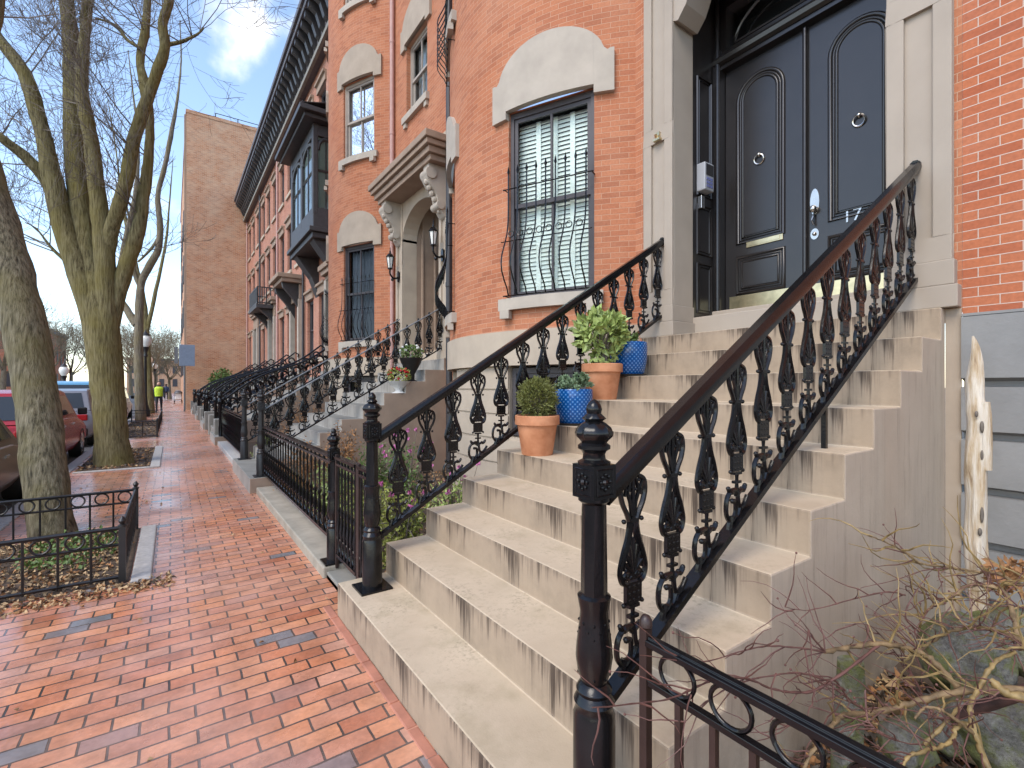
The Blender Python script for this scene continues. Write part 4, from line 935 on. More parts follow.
for k in range(420):
    a, r_ = random.uniform(0, 6.3), random.random() ** .5; x, y = -.72 + .36 * r_ * math.cos(a), 5.75 + .6 * r_ * math.sin(a); mb.leaf((x, y, random.uniform(.01, .10)), rdir(.8), .016, random.uniform(.03, .05))
tag(mb.build('ivy_cover', MT['leaf_green']), 'green ivy growing at the foot of the near tree inside its fence', 'ground cover', kind='stuff')

# ------------------------------------------------------------------ near right: rocks, stump, driftwood, bare twisting shrub
def rock(c, s, label, seed):
    bm = bmesh.new(); bmesh.ops.create_icosphere(bm, subdivisions=4, radius=1)
    for v in bm.verts:
        n = v.co.normalized(); k = 1 + .28 * mnoise.noise(n * 1.5 + Vector((seed, 0, 0))) + .12 * mnoise.noise(n * 4 + Vector((0, seed, 0))) + .05 * mnoise.noise(n * 9) + .03 * mnoise.noise(n * 21)
        v.co = Vector((n.x * s[0], n.y * s[1], n.z * s[2])) * k
    me = bpy.data.meshes.new('rock'); bm.to_mesh(me); bm.free(); me.materials.append(MT['rock']); me.polygons.foreach_set('use_smooth', [True] * len(me.polygons))
    o = bpy.data.objects.new('rock', me); COL.objects.link(o); o.location = c; OFF[o.name] = Vector(c); tag(o, label, 'rock', 'rocks in the front garden')
for (u, v, d, r_, lab, sd_) in ((1000, 728, 1.75, (.17, .15, .15), 'roundest mossy rock at the lower right corner, under the twisting branches', 3.1), (962, 655, 2.0, (.15, .14, .15), 'pale green mossy rock at the foot of the driftwood post', 7.7), (1015, 640, 2.1, (.16, .14, .13), 'grey rock behind the mossy ones, against the grey painted base', 1.3), (905, 742, 1.75, (.10, .08, .07), 'small dark rock behind the ring fence, left of the mossy rocks', 5.2), (940, 722, 1.85, (.11, .10, .09), 'dark rock wedged between the wooden stake and the mossy rocks', 9.4)): rock(tuple(px(u, v, d)), r_, lab, sd_)
mb = MB(); mb.tube([(1.98, .72, -.05), (1.98, .72, .25), (1.985, .71, .42), (1.98, .71, .52)], [.055, .05, .046, .042], 12); mb.v = [tuple(Vector(p) + Vector((1, .6, .2)) * mnoise.noise(Vector(p) * 14) * .012) for p in mb.v]
o = mb.build('wooden_stump', MT['rock'], origin=(1.98, .7, 0), smooth=50); tag(o, 'short lichen-grey wooden stake standing against the side of the stoop', 'stake')
# driftwood post
D = 2.2; pts = [(980, 645, 10.5), (979, 600, 10), (976, 560, 10.5), (976, 520, 10), (976, 480, 9.5), (975, 440, 9.5), (974, 412, 9), (974, 398, 7.5), (975, 380, 7.5), (977, 362, 6.5), (976, 348, 4.4), (974, 336, 1)]
mb = MB(); P = [px(u, v, D) for u, v, r in pts]; Rr = [r * .80 / FPX * D for u, v, r in pts]; n = 18; sp = spline(P, 4); rr = []
for i in range(len(pts) - 1):
    for j in range(4): rr.append(Rr[i] + (Rr[i + 1] - Rr[i]) * j / 4)
rr.append(Rr[-1]); mb.tube(sp, rr, n)
mb.v = [tuple(Vector(p) + Vector((mnoise.noise(Vector((p[0] * 28, p[1] * 28, p[2] * 5))), mnoise.noise(Vector((p[0] * 28 + 9, p[1] * 28, p[2] * 5))), 0)) * .016) for p in mb.v]
dw = mb.build('driftwood_post', MT['driftwood'], origin=P[0], smooth=60); tag(dw, 'bleached driftwood post with holes and a pointed top, before the grey painted base', 'wooden post')
mb = MB(); q = [(986, 470, 4.5), (986, 440, 4.8), (985.5, 415, 4.6), (985, 402, 3.8)]; mb.tube([px(u, v, D - .03) for u, v, r in q], [r / FPX * D for u, v, r in q], 9); mb.build('side_splinter', MT['driftwood'], dw, smooth=50)
mb = MB()
for u, v, a, b_ in ((976.5, 414, 2.4, 3.2), (982, 427, 3, 6), (982, 455, 2, 5), (982, 515, 2.6, 8), (980, 532, 3, 4)):
    c = px(u, v, D - .036); mb.ball(c, 1, 10, sc=(a / FPX * D, a / FPX * D * .55, b_ / FPX * D)); mb.build('knot_hole', MT['twig'], dw, smooth=60); mb = MB()
# dead hydrangea leaves beside it
mb = MB()
for k in range(160): mb.leaf(px(1005 + random.uniform(-16, 20), 573 + random.uniform(-12, 18), 2.15 + random.uniform(-.1, .1)), rdir(.2), .012, .045)
cp = MB(); cp.tube([px(1010, 640, 2.15), px(1006, 580, 2.15)], .005, 5)
o = thing('dead_plant', px(1010, 640, 2.15), 'withered orange-brown flower head beside the driftwood post', 'plant'); cp.build('stem', MT['twig'], o); mb.build('flower_head', MT['leaf_dead'], o)
# twisting branches: pixel polyline with its own distances
def B(mb, q, r0, r1, wob=.0, n=6):
    P = spline([px(u, v, d) for u, v, d in q], 6); k = len(P)
    mb.tube([p + rdir(0) * wob for p in P], [(r0 + (r1 - r0) * i / (k - 1)) * .85 * (1 + .22 * math.sin(i * 2.1 + r0 * 900)) for i in range(k)], n); return P
T = thing('bare_shrub', (1.6, .35, .03), 'bare twisting shrub with gold and red branches reaching over the ring fence', 'shrub')
yel = MB(); gold = MB(); red = MB(); fine = MB(); allp = []; gi_ = 0
for q, r0, r1 in (
    ([(1040, 690, 1.45), (985, 690, 1.5), (945, 694, 1.52), (905, 705, 1.55), (870, 713, 1.55), (845, 715, 1.5), (830, 728, 1.42), (812, 752, 1.38), (800, 775, 1.36)], .015, .005),
    ([(960, 690, 1.55), (940, 668, 1.58), (925, 655, 1.6), (905, 648, 1.6), (880, 644, 1.58), (850, 647, 1.55), (825, 652, 1.5)], .013, .008),
    ([(1030, 655, 1.5), (1018, 640, 1.55), (1000, 632, 1.6), (980, 628, 1.62), (955, 630, 1.66), (935, 640, 1.7), (915, 655, 1.72), (903, 662, 1.7)], .010, .004),
    ([(1020, 650, 1.6), (1012, 610, 1.7), (1005, 593, 1.75), (990, 586, 1.78), (968, 586, 1.8), (955, 595, 1.8), (940, 604, 1.8), (930, 608, 1.8), (921, 622, 1.8), (919, 632, 1.75)], .011, .004),
    ([(1045, 580, 1.7), (1020, 585, 1.75), (1000, 574, 1.8), (980, 572, 1.85), (950, 568, 1.85), (920, 563, 1.8), (905, 552, 1.78), (885, 542, 1.75), (868, 535, 1.72)], .008, .0025),
    ([(1000, 790, 1.35), (985, 760, 1.4), (975, 735, 1.42), (966, 724, 1.44), (955, 728, 1.42), (953, 738, 1.4), (940, 747, 1.38), (920, 752, 1.35), (905, 760, 1.34), (898, 780, 1.33)], .010, .005),
    ([(975, 735, 1.42), (970, 710, 1.45), (978, 690, 1.48), (988, 672, 1.5), (998, 660, 1.52), (1015, 652, 1.55)], .009, .007),
    ([(925, 745, 1.4), (945, 722, 1.42), (960, 707, 1.45)], .007, .005),
    ([(1040, 700, 1.4), (1010, 695, 1.42), (990, 680, 1.45)], .02, .012),
    ([(975, 735, 1.42), (945, 712, 1.4), (925, 708, 1.4), (915, 718, 1.38)], .006, .004),
    ): allp += B(yel if 5 <= gi_ <= 8 else gold, q, r0, r1, .002); gi_ += 1
for q, r0, r1 in (
    ([(880, 644, 1.58), (850, 668, 1.5), (815, 690, 1.45), (790, 692, 1.42), (770, 688, 1.4), (745, 678, 1.36), (715, 680, 1.3), (690, 690, 1.25), (672, 698, 1.2), (640, 703, 1.12), (592, 708, 1.02)], .0055, .0016),
    ([(825, 652, 1.5), (800, 648, 1.45), (770, 646, 1.4), (745, 650, 1.36), (700, 662, 1.3), (640, 655, 1.2)], .004, .0012),
    ([(825, 652, 1.5), (815, 640, 1.48), (805, 625, 1.46), (792, 611, 1.45)], .004, .001),
    ([(845, 690, 1.5), (825, 680, 1.48), (800, 673, 1.44), (770, 676, 1.4), (735, 685, 1.35), (700, 706, 1.3), (684, 724, 1.26)], .004, .0012),
    ([(870, 713, 1.55), (850, 700, 1.52), (835, 680, 1.5), (820, 676, 1.48), (795, 672, 1.45)], .0045, .0015),
    ([(919, 632, 1.75), (905, 615, 1.75), (918, 588, 1.76), (930, 575, 1.78)], .004, .0015),
    ([(905, 595, 1.78), (885, 592, 1.75), (850, 600, 1.7), (810, 610, 1.65), (785, 607, 1.6)], .004, .0012),
    ([(950, 568, 1.85), (925, 570, 1.8), (895, 580, 1.75), (860, 588, 1.7)], .003, .001),
    ([(903, 662, 1.7), (885, 640, 1.65), (868, 625, 1.6), (845, 625, 1.55)], .003, .001),
    ([(905, 662, 1.7), (920, 690, 1.6), (935, 720, 1.5), (955, 745, 1.42)], .004, .002),
    
    ([(820, 728, 1.42), (800, 720, 1.4), (775, 735, 1.36), (745, 745, 1.3)], .003, .001),
    ([(865, 690, 1.5), (868, 720, 1.45), (885, 735, 1.4), (900, 742, 1.38)], .004, .0015),
    ([(1030, 610, 1.6), (990, 600, 1.7), (950, 600, 1.8), (900, 588, 1.85)], .003, .001),
    ): allp += B(red, q, r0, r1, .001)
random.seed(11)
for k in range(260):
    p = random.choice(allp); p = Vector(p); d = Vector((random.uniform(-1, .2), random.uniform(-.3, .9), random.uniform(-.5, .8))).normalized(); L = random.uniform(.06, .24)
    e = [p]; 
    for j in range(5): d = (d + rdir(.1) * .35).normalized(); e.append(e[-1] + d * L / 5)
    fine.tube(e, [.0024, .0021, .0018, .0014, .0011, .0006], 4)
    if random.random() < .35: fine.ball(e[-1], .004, 5)
g2 = MB()
for k in range(85):
    p = Vector(random.choice(allp[:len(allp) // 3])); d = Vector((random.uniform(-1, .3), random.uniform(-.4, .7), random.uniform(-.4, .7))).normalized(); L = random.uniform(.1, .34); e = [p]
    for j in range(6): d = (d + rdir(.05) * .4).normalized(); e.append(e[-1] + d * L / 6)
    g2.tube(e, [.0042, .0036, .003, .0024, .0019, .0014, .0008], 5)
g2.build('twig', MT['shrub_yellow'], T)
gold.build('branch', MT['shrub_gold'], T, smooth=60); yel.build('branch', MT['shrub_yellow'], T, smooth=60); red.build('branch', MT['shrub_red'], T, smooth=60); fine.build('twig', MT['shrub_red'], T)
mb = MB(); mb.tube(spline([px(955, 716, 1.6), px(985, 705, 1.55), px(1015, 695, 1.5), px(1045, 690, 1.48), px(1075, 720, 1.5), px(1085, 800, 1.55), (1.8, .12, .0)], 4), [.012, .015, .017, .018, .019] + [.02] * 20, 9); mb.build('trunk', MT['shrub_bark'], T, smooth=60)

# ------------------------------------------------------------------ row of flush houses beyond the second bow
XR = 4.2
row = [(14.28, 19.9, 'pink brick row house with the dark projecting oriel, next to the second bow front'), (19.92, 25.5, 'pink brick row house with a bracketed shelf over its door, second past the bows'), (25.52, 31.1, 'pink brick row house with a dark balcony on brackets, third past the bows'), (31.12, 36.88, 'pink brick row house touching the tall plain brick building, last in the row')]
for k, (ya, yb, lab) in enumerate(row):
    T = thing('row_house', (XR, (ya + yb) / 2, 0), lab, 'house', 'row houses under one bracketed cornice')
    f = flatfn(XR); wd = yb - ya; ys = [ya + wd * q for q in (.18, .52, .83)]
    fl = [(2.5, 4.7), (6.5, 8.5), (9.9, 11.7)]; ops = []
    for j, y in enumerate(ys):
        for i, (z0, z1) in enumerate(fl):
            if i == 0 and j == 0: continue
            if k == 0 and i == 1 and j < 2: continue
            ops.append((y - .48, y + .48, z0, z1, .2))
    dop = (ya + .35, ya + 1.75, 1.9, 4.9, .5); mb = MB(); wall_grid(mb, f, [ya, yb], [-.1, 12.6], ops + [dop]); mb.build('wall', MT['brick_row'], T)
    for o_ in ops:
        wn = window(T, f, (o_[0] + o_[1]) / 2, .48, o_[2], o_[3], 'frame_dark', 'glass_dark', sill='stone_tan', curtain=False); mb = MB()
        mb.prism([(XR + .05, o_[0] - .1, o_[3] + .003), (XR - .06, o_[0] - .1, o_[3] + .003), (XR - .06, o_[0] - .1, o_[3] + .24), (XR - .13, o_[0] - .1, o_[3] + .26), (XR - .13, o_[0] - .1, o_[3] + .34), (XR + .05, o_[0] - .1, o_[3] + .34)], (0, o_[1] - o_[0] + .2, 0)); mb.build('lintel', MT['stone_brown'], wn)
    for y in (ya + .22, ya + 1.76): mb = MB(); mb.box(XR - .18, XR + .1, y, y + .24, 1.9, 4.92); mb.build('pilaster', MT['stone_pale'], T)
    mb = MB(); mb.box(XR + .45, XR + .5, ya + .4, ya + 1.75, 1.9, 4.8); mb.build('door', MT['door_black'], T)
    mb = MB(); zc = 5.42 if k else 4.95; mb.box(XR - (.95 if k == 1 else .35), XR, ya - .0 if k != 1 else ya + .05, ya + 2.1, zc + .25, zc + .42); mb.box(XR - (.8 if k == 1 else .28), XR, ya + .1, ya + 2.0, zc + .1, zc + .25); mb.box(XR - .15, XR, ya + .2, ya + 2.0, 4.92, zc + .1)
    hd = mb.build('door_hood', MT['stone_brown'], T, bevel=.02)
    if k == 1:
        for y in (ya + .3, ya + 1.75): mb = MB(); mb.prism([(XR - .75, y, zc + .1), (XR - .7, y, zc - .1), (XR - .35, y, zc - .5), (XR, y, zc - 1.1), (XR, y, zc + .1)], (0, .2, 0)); mb.build('bracket', MT['oriel_paint'], hd)
    mb = MB(); mb.tube([(XR - .08, yb - .12, .1), (XR - .08, yb - .12, 12.5)], .05, 8); mb.build('downspout', MT['copper_pipe'] if k % 2 else MT['dark_pipe'], T, smooth=50)
    # cornice with brackets
    mb = MB(); mb.box(XR - .75, XR + .1, ya, yb, 13.62, 13.80); mb.box(XR - .83, XR + .1, ya, yb, 13.803, 14.0); mb.box(XR - .22, XR + .1, ya, yb, 12.6, 13.62)
    co = mb.build('cornice', MT['cornice_paint'], T, bevel=.02)
    n = int(wd / .47)
    for i in range(n): mb = MB(); y = ya + (i + .5) * wd / n; mb.prism([(XR - .70, y - .09, 13.62), (XR - .70, y - .09, 13.45), (XR - .48, y - .09, 13.3), (XR - .36, y - .09, 12.95), (XR - .22, y - .09, 12.85), (XR - .22, y - .09, 13.62)], (0, .18, 0)); mb.build('bracket', MT['oriel_paint'], co)
    mb = MB(); mb.box(XR - .30, XR - .2, ya, yb, 12.55, 12.7); mb.build('frieze', MT['stone_grey'], co)
    mb = MB(); mb.box(XR - .4, 9, ya, yb, 14.003, 14.5); mb.build('roof', MT['slate'], T)
    if k == 0:        # oriel
        y0, y1, x0, z0, z1 = 15.1, 18.35, 3.42, 6.25, 9.35
        mb = MB(); 
        for x, y in ((x0, y0), (x0, y1 - .2), (x0, (y0 + y1) / 2 - .1), (XR - .15, y0), (XR - .15, y1 - .2)): mb.box(x, x + .15, y, y + .2, z0 + .4, z1)
        mb.box(x0 + .005, XR, y0 + .005, y1 - .005, z0, z0 + .62); mb.box(x0 + .01, XR, y0 + .01, y1 - .01, z1 - .35, z1 - .005)
        orl = mb.build('oriel', MT['oriel_paint'], T, bevel=.02)
        mb = MB(); mb.box(x0 - .45, XR, y0 - .42, y1 + .42, z1 + .12, z1 + .27); mb.box(x0 - .3, XR, y0 - .27, y1 + .27, z1, z1 + .12); mb.prism([(x0 - .4, y0 - .38, z1 + .273), (x0 - .4, y1 + .38, z1 + .273), (XR, y1 + .1, z1 + .75), (XR, y0 - .1, z1 + .75)], (0, 0, .04)); mb.build('oriel_roof', MT['oriel_paint'], orl, bevel=.02)
        mb = MB(); mb.box(x0 - .12, XR, y0 - .1, y1 + .1, z0 - .14, z0 - .002); mb.box(x0 - .02, XR, y0, y1, z0 - .3, z0 - .142)
        mb.prism([(x0 + .05, y0 + .2, z0 - .3), (XR, y0 + .2, z0 - .3), (XR, y0 + .2, z0 - 1.6), (XR - .25, y0 + .2, z0 - .95)], (0, .5, 0)); mb.prism([(x0 + .05, y1 - .7, z0 - .3), (XR, y1 - .7, z0 - .3), (XR, y1 - .7, z0 - 1.6), (XR - .25, y1 - .7, z0 - .95)], (0, .5, 0)); mb.build('oriel_bracket', MT['oriel_paint'], orl, bevel=.015)
        ym = (y0 + y1) / 2
        for (p, q) in (((x0 + .06, y0 + .2), (x0 + .06, ym - .1)), ((x0 + .06, ym + .1), (x0 + .06, y1 - .2)), ((x0 + .15, y0 + .07), (XR - .15, y0 + .07))):
            mb = MB(); a, b_ = Vector((*p, 0)), Vector((*q, 0)); t = (b_ - a); L = t.length; t.normalize()
            mb.face([a + Vector((0, 0, z0 + .62)), b_ + Vector((0, 0, z0 + .62)), b_ + Vector((0, 0, z1 - .35)), a + Vector((0, 0, z1 - .35))]); pn = mb.build('pane', MT['glass_dark'], orl)
            mb = MB(); nn = Vector((t.y, -t.x, 0)) * .0; mb.tube([a + Vector((0, 0, z0 + 1.75)), b_ + Vector((0, 0, z0 + 1.75))], .04, 4); mb.tube([(a + b_) / 2 + Vector((0, 0, z0 + .6)), (a + b_) / 2 + Vector((0, 0, z1 - .3))], .025 if t.y > .5 else .02, 4)
            mb.tube([a + t * L * (.5 + .5 * math.cos(R(g))) + Vector((0, 0, z1 - .75 + .36 * math.sin(R(g)))) for g in range(0, 181, 15)], .06, 6); mb.build('sash', MT['oriel_paint'], pn)
        mb = MB(); mb.box(x0 + .09, XR - .01, y0 + .095, y1 - .1, z0 + .63, z1 - .36); mb.build('window_shade', MT['shade_green'], orl)
    if k == 2:        # balcony
        y0, y1, z0 = ya + .4, ya + 3.3, 5.3
        mb = MB(); mb.box(3.3, XR, y0, y1, z0, z0 + .18); 
        for y in (y0 + .3, y1 - .6): mb.prism([(3.45, y, z0), (XR, y, z0), (XR, y, z0 - .9), (XR - .2, y, z0 - .5)], (0, .3, 0))
        bl = mb.build('balcony', MT['oriel_paint'], T)
        mb = MB()
        for z in (z0 + .25, z0 + 1.0): mb.tube([(XR, y0 + .05, z), (3.36, y0 + .05, z), (3.36, y1 - .05, z), (XR, y1 - .05, z)], .04, 4)
        for i in range(14): y = y0 + .05 + i * (y1 - y0 - .1) / 13; mb.tube([(3.36, y, z0 + .18), (3.36, y, z0 + 1)], .03, 4)
        for i in range(5): x = 3.36 + i * .19; mb.tube([(x, y0 + .05, z0 + .18), (x, y0 + .05, z0 + 1)], .03, 4)
        mb.build('balustrade', MT['oriel_paint'], bl)

# ------------------------------------------------------------------ tall plain building at the end of the row
T = thing('apartment_building', (6, 45, 0), 'tall plain brick building with a blank end wall closing the row', 'building')
mb = MB(); x0, y0, y1, zt = .76, 36.9, 62, 18.9
mb.face([(x0, y0, -.1), (14, y0, -.1), (14, y0, zt), (x0, y0, zt)]); mb.face([(x0, y1, -.1), (x0, y0, -.1), (x0, y0, zt), (x0, y1, zt)]); mb.face([(x0, y1, -.1), (14, y1, -.1), (14, y1, zt), (x0, y1, zt)]); mb.build('wall', MT['brick_tall'], T)
mb = MB(); mb.box(x0 - .05, 14, y0 - .03, y0 + .35, zt, zt + .22); mb.box(x0 - .05, x0 + .35, y0 + .36, y1, zt, zt + .22); mb.build('parapet', MT['brick_tall'], T)
mb = MB(); mb.box(x0 - .12, x0 - .004, y0 + .3, y0 + .8, 0, zt); mb.tube([(x0 - .06, y0 + 1.2, 0), (x0 - .06, y0 + 1.2, zt)], .06, 6); mb.build('corner_pier', MT['stone_brown'], T)
for y in range(40, 60, 4):
    for z in (2.4, 6, 9.4, 12.8): mb = MB(); mb.box(x0 - .06, x0 - .003, y, y + 1.2, z, z + 2.0); mb.build('window', MT['frame_dark'], T)
mb = MB()
for i in range(9): mb.tube([(x0 + 1.6 + i * 1.3, y0 + .6, zt + .2), (x0 + 1.6 + i * 1.3, y0 + .6, zt + .75)], .03, 4)
for z in (.48, .75): mb.tube([(x0 + 1.6, y0 + .6, zt + z), (13, y0 + .6, zt + z)], .03, 4)
mb.build('roof_railing', MT['iron_dull'], T)

# ------------------------------------------------------------------ stoops and scrolled railings of the row houses
def scroll_railing_mb():
    mb = MB()
    zt = lambda x: 1.15 + .60 * (x - 1.1) + .12 * math.sin((x - 1.1) * 2.2); zb = lambda x: .45 + .57 * (x - 1.1)
    xs = [1.1 + .1 * i for i in range(29)]
    mb.tube([(x, 0, zt(x)) for x in xs] + [(4.02, 0, zt(3.9) - .06), (4.0, 0, zt(3.9) - .18)], .028, 6); mb.tube([(x, 0, zb(x)) for x in xs], .018, 4)
    for i in range(9):
        x = 1.25 + .31 * i; h = zt(x) - zb(x); c = (zt(x) + zb(x)) / 2
        for s_ in (-1, 1):
            q = []
            for k in range(20): a = k / 19 * 4.6 + (0 if s_ > 0 else math.pi); r_ = (.17 - .006 * k) ; q.append((x + .02 * s_ + r_ * .8 * math.cos(a), 0, c + s_ * h * .22 + r_ * math.sin(a) * s_))
            mb.tube(q, .028, 5)
        mb.tube([(x - .15, 0, zb(x - .15)), (x - .16, 0, zt(x - .15))], .016, 4)
        mb.ball((x + .05, 0, c), .045, 6); [mb.leaf((x, 0, c), (math.cos(a_), .3, math.sin(a_)), .05, .2) for a_ in (.5, 1.6, 2.7, 3.8, 5.0)]
    return mb
def scroll_railing(y, lab, src=[None]):
    T = thing('stair_railing', (1.05, y, 0), lab, 'railing', 'scrolled railings of the row house stoops')
    if src[0] is None:
        mb = scroll_railing_mb(); o = mb.build('scroll_panel', MT['iron'], None, smooth=45); src[0] = o; m2 = MB(); m2.lathe([(.07, 0), (.07, .1), (.04, .15), (.045, .4), (.035, .5), (.035, 1.0), (.06, 1.03), (.06, 1.15), (.03, 1.18), (.06, 1.25), (.03, 1.32), (.004, 1.36)], 10, (1.02, 0, .02)); q = m2.build('newel_post', MT['iron'], None, smooth=45); src.append(q)
        a, b_ = o, q
    else: a, b_ = src[0].copy(), src[1].copy(); COL.objects.link(a); COL.objects.link(b_)
    for g in (a, b_): g.parent = T; g.location = (-1.05, 0, 0); OFF[g.name] = Vector((0, 0, 0))
lab_s = ['stoop below the dark oriel', 'stoop below the bracketed shelf', 'stoop below the dark balcony', 'stoop next to the tall end building']
for k, (ya, yb, _) in enumerate(row):
    stoop(ya - .9, 'grey stone row house ' + lab_s[k], [MT['stone_grey'], MT['riser_grey'], MT['stone_brown']], w=(1.0, 2.9), xb=4.19)
    scroll_railing(ya + .2, 'scrolled black railing, near side of the ' + lab_s[k]); scroll_railing(ya + 1.9, 'scrolled black railing, far side of the ' + lab_s[k])
T = thing('evergreen_shrub', (2.6, 34.8, 0), 'dark green shrub against the tall brick building, beyond the scrolled railings', 'shrub')
mb = MB()
for k in range(1500): d = rdir(.2); mb.leaf(Vector((2.6, 34.8, 1.3)) + Vector((d.x * .9, d.y * .8, d.z * 1.3)) * random.random() ** .4, rdir(.4), .06, .18)
st = MB(); st.tube([(2.6, 34.8, 0), (2.6, 34.8, 1.8)], .05, 5); st.build('stem', MT['twig'], T); mb.build('foliage', MT['leaf_green'], T)

# ------------------------------------------------------------------ street trees
def branch(mb, p, d, L, r, depth, up=.12, nseg=6, wob=.18, kids=4, minr=.004):
    pts = [Vector(p)]; d = Vector(d).normalized(); rr = [r]
    for i in range(nseg):
        d = (d + Vector((random.gauss(0, wob), random.gauss(0, wob), random.gauss(0, wob) + up)) * .6).normalized(); pts.append(pts[-1] + d * L / nseg); rr.append(max(minr, r * (1 - .75 * (i + 1) / nseg)))
    mb.tube(pts, rr, 5 if r > .03 else 3)
    if depth > 0:
        for k in range(kids):
            t_ = random.uniform(.25, 1); i = min(nseg - 1, int(t_ * nseg)); q = pts[i] + (pts[i + 1] - pts[i]) * (t_ * nseg - i) if t_ < 1 else pts[-1]
            ax = (pts[i + 1] - pts[i]).normalized(); s_ = ax.orthogonal().normalized(); s_.rotate(__import__('mathutils').Quaternion(ax, random.uniform(0, 6.283)))
            branch(mb, q, ax * .75 + s_ * random.uniform(.5, 1.0), L * random.uniform(.45, .75), rr[i] * .62, depth - 1, up, nseg, wob, kids, minr)
def street_tree(lab, limbs, barkm, d0, twig_limbs=(), depth=2, seed=1, L=1.6, minr=.004, twr=.022, n=6, rs=1.05, bias=0):
    random.seed(seed); T = None
    for k, (pts, dd) in enumerate(limbs):
        P = [px(u, v, d0 + (dd * i / max(1, len(pts) - 1))) for i, (u, v, r) in enumerate(pts)]; rr = [r * rs / math.hypot(1, (u - 512) / FPX) / FPX * (d0 + dd * i / max(1, len(pts) - 1)) for i, (u, v, r) in enumerate(pts)]
        if T is None: T = thing('street_tree', (P[0].x, P[0].y, 0), lab, 'tree', 'bare street trees along the kerb'); trunk = MB(); limb = MB(); cr = MB()
        sp = spline(P, 5); r2 = []
        for i in range(len(rr) - 1): r2 += [rr[i] + (rr[i + 1] - rr[i]) * j / 5 for j in range(5)]
        r2.append(rr[-1]); m_ = trunk if k == 0 else limb
        n0 = len(m_.v); m_.tube(sp, r2, 18 if k == 0 else 12)
        for i in range(n0, len(m_.v)):
            p = Vector(m_.v[i]); f = mnoise.noise(p * 3.0) * .02 + mnoise.noise(p * 9) * .008; m_.v[i] = tuple(p + Vector((f, f * .7, f * .5)))
        if k in twig_limbs or k > 0:
            for j in range(n if k else 3):
                i = random.randrange(len(sp) // 3, len(sp) - 1); ax = (sp[i + 1] - sp[i]).normalized(); s_ = Vector((random.gauss(0, 1) - bias, random.gauss(0, 1), random.uniform(-.1, .7))).normalized()
                if k == 0 and i < len(sp) * .6: continue
                branch(cr, sp[i], s_ + ax * .4, L * random.uniform(.6, 1.3), min(twr, r2[i] * .5), depth, minr=minr)
    trunk.build('trunk', MT[barkm], T, smooth=60); limb.build('limb', MT[barkm], T, smooth=60) if limb.v else None
    cr.build('crown', MT['twig'], T)
    return T
street_tree('thick leaning trunk at the left edge with its foot inside the near ring fence', [([(56, 552, 27), (54, 540, 24.5), (49, 505, 23.6), (44, 460, 23), (40, 420, 22.5), (35, 384, 23), (23, 320, 24), (8, 265, 24.5), (-12, 200, 25), (-28, 150, 25), (-50, 90, 24), (-80, 20, 22)], .5), ([(-50, 90, 14), (-10, 30, 10), (0, -40, 8), (20, -120, 6)], .3), ([(-80, 20, 15), (-60, -60, 10), (-20, -160, 6)], .6)], 'bark_near', 4.85, depth=3, seed=3, L=1.4, minr=.0024, twr=.010, n=5, rs=1.04)
street_tree('mossy many-stemmed tree in the stone-edged pit beyond the leaning trunk', [
    ([(115, 474, 26), (114, 462, 20), (112, 440, 17.8), (109, 405, 17), (106, 370, 17.5), (102, 335, 19), (98, 300, 17), (90, 265, 14), (83, 225, 12.5), (77, 175, 12), (74, 120, 11.5), (73, 75, 10.5), (70, 30, 8.5), (66, -10, 8), (62, -80, 6), (58, -150, 4)], 0),
    ([(108, 345, 13), (107, 300, 11.5), (104, 250, 11), (97, 190, 9), (89, 130, 8), (82, 90, 7), (84, 45, 6), (88, 0, 5.5), (93, -70, 4)], -.3),
    ([(103, 290, 8), (106, 258, 8.5), (112, 228, 8), (124, 190, 7.5), (134, 140, 7), (147, 100, 6.5), (158, 68, 6), (165, 46, 5.5), (163, 24, 5), (170, -5, 5), (180, -70, 3.5)], -.5),
    ([(147, 100, 5.5), (143, 78, 5), (140, 58, 4.6), (146, 28, 4.4), (147, 0, 4), (152, -70, 3)], .3),
    ([(104, 372, 7), (109, 340, 9), (113, 315, 9.5), (119, 290, 9), (129, 258, 8.4), (139, 225, 7.5), (144, 190, 6.5), (149, 158, 5), (150, 125, 4.5), (149, 100, 4)], .2),
    ([(104, 372, 12), (96, 325, 14), (80, 275, 13.5), (64, 228, 12.5), (53, 180, 11), (43, 135, 9.5), (30, 88, 9), (21, 68, 8.5), (0, 40, 7.5), (-35, 0, 6)], -.6),
    ([(60, 215, 9), (46, 180, 8), (25, 157, 7), (0, 137, 6.2), (-40, 108, 5)], -.9),
    ([(82, 275, 3), (66, 262, 2.6), (50, 246, 1.8), (38, 230, 1), (25, 222, .5)], -.3),
    ([(165, 45, 2.5), (180, 42, 2), (195, 36, 1.4), (204, 28, .7)], -.4), ([(140, 48, 2), (128, 40, 2), (115, 25, 1.6), (95, 18, 1.2)], .2)], 'bark_moss', 9.25, depth=3, seed=5, L=1.7, minr=.0032, twr=.015, n=8, rs=1.02, bias=.9)
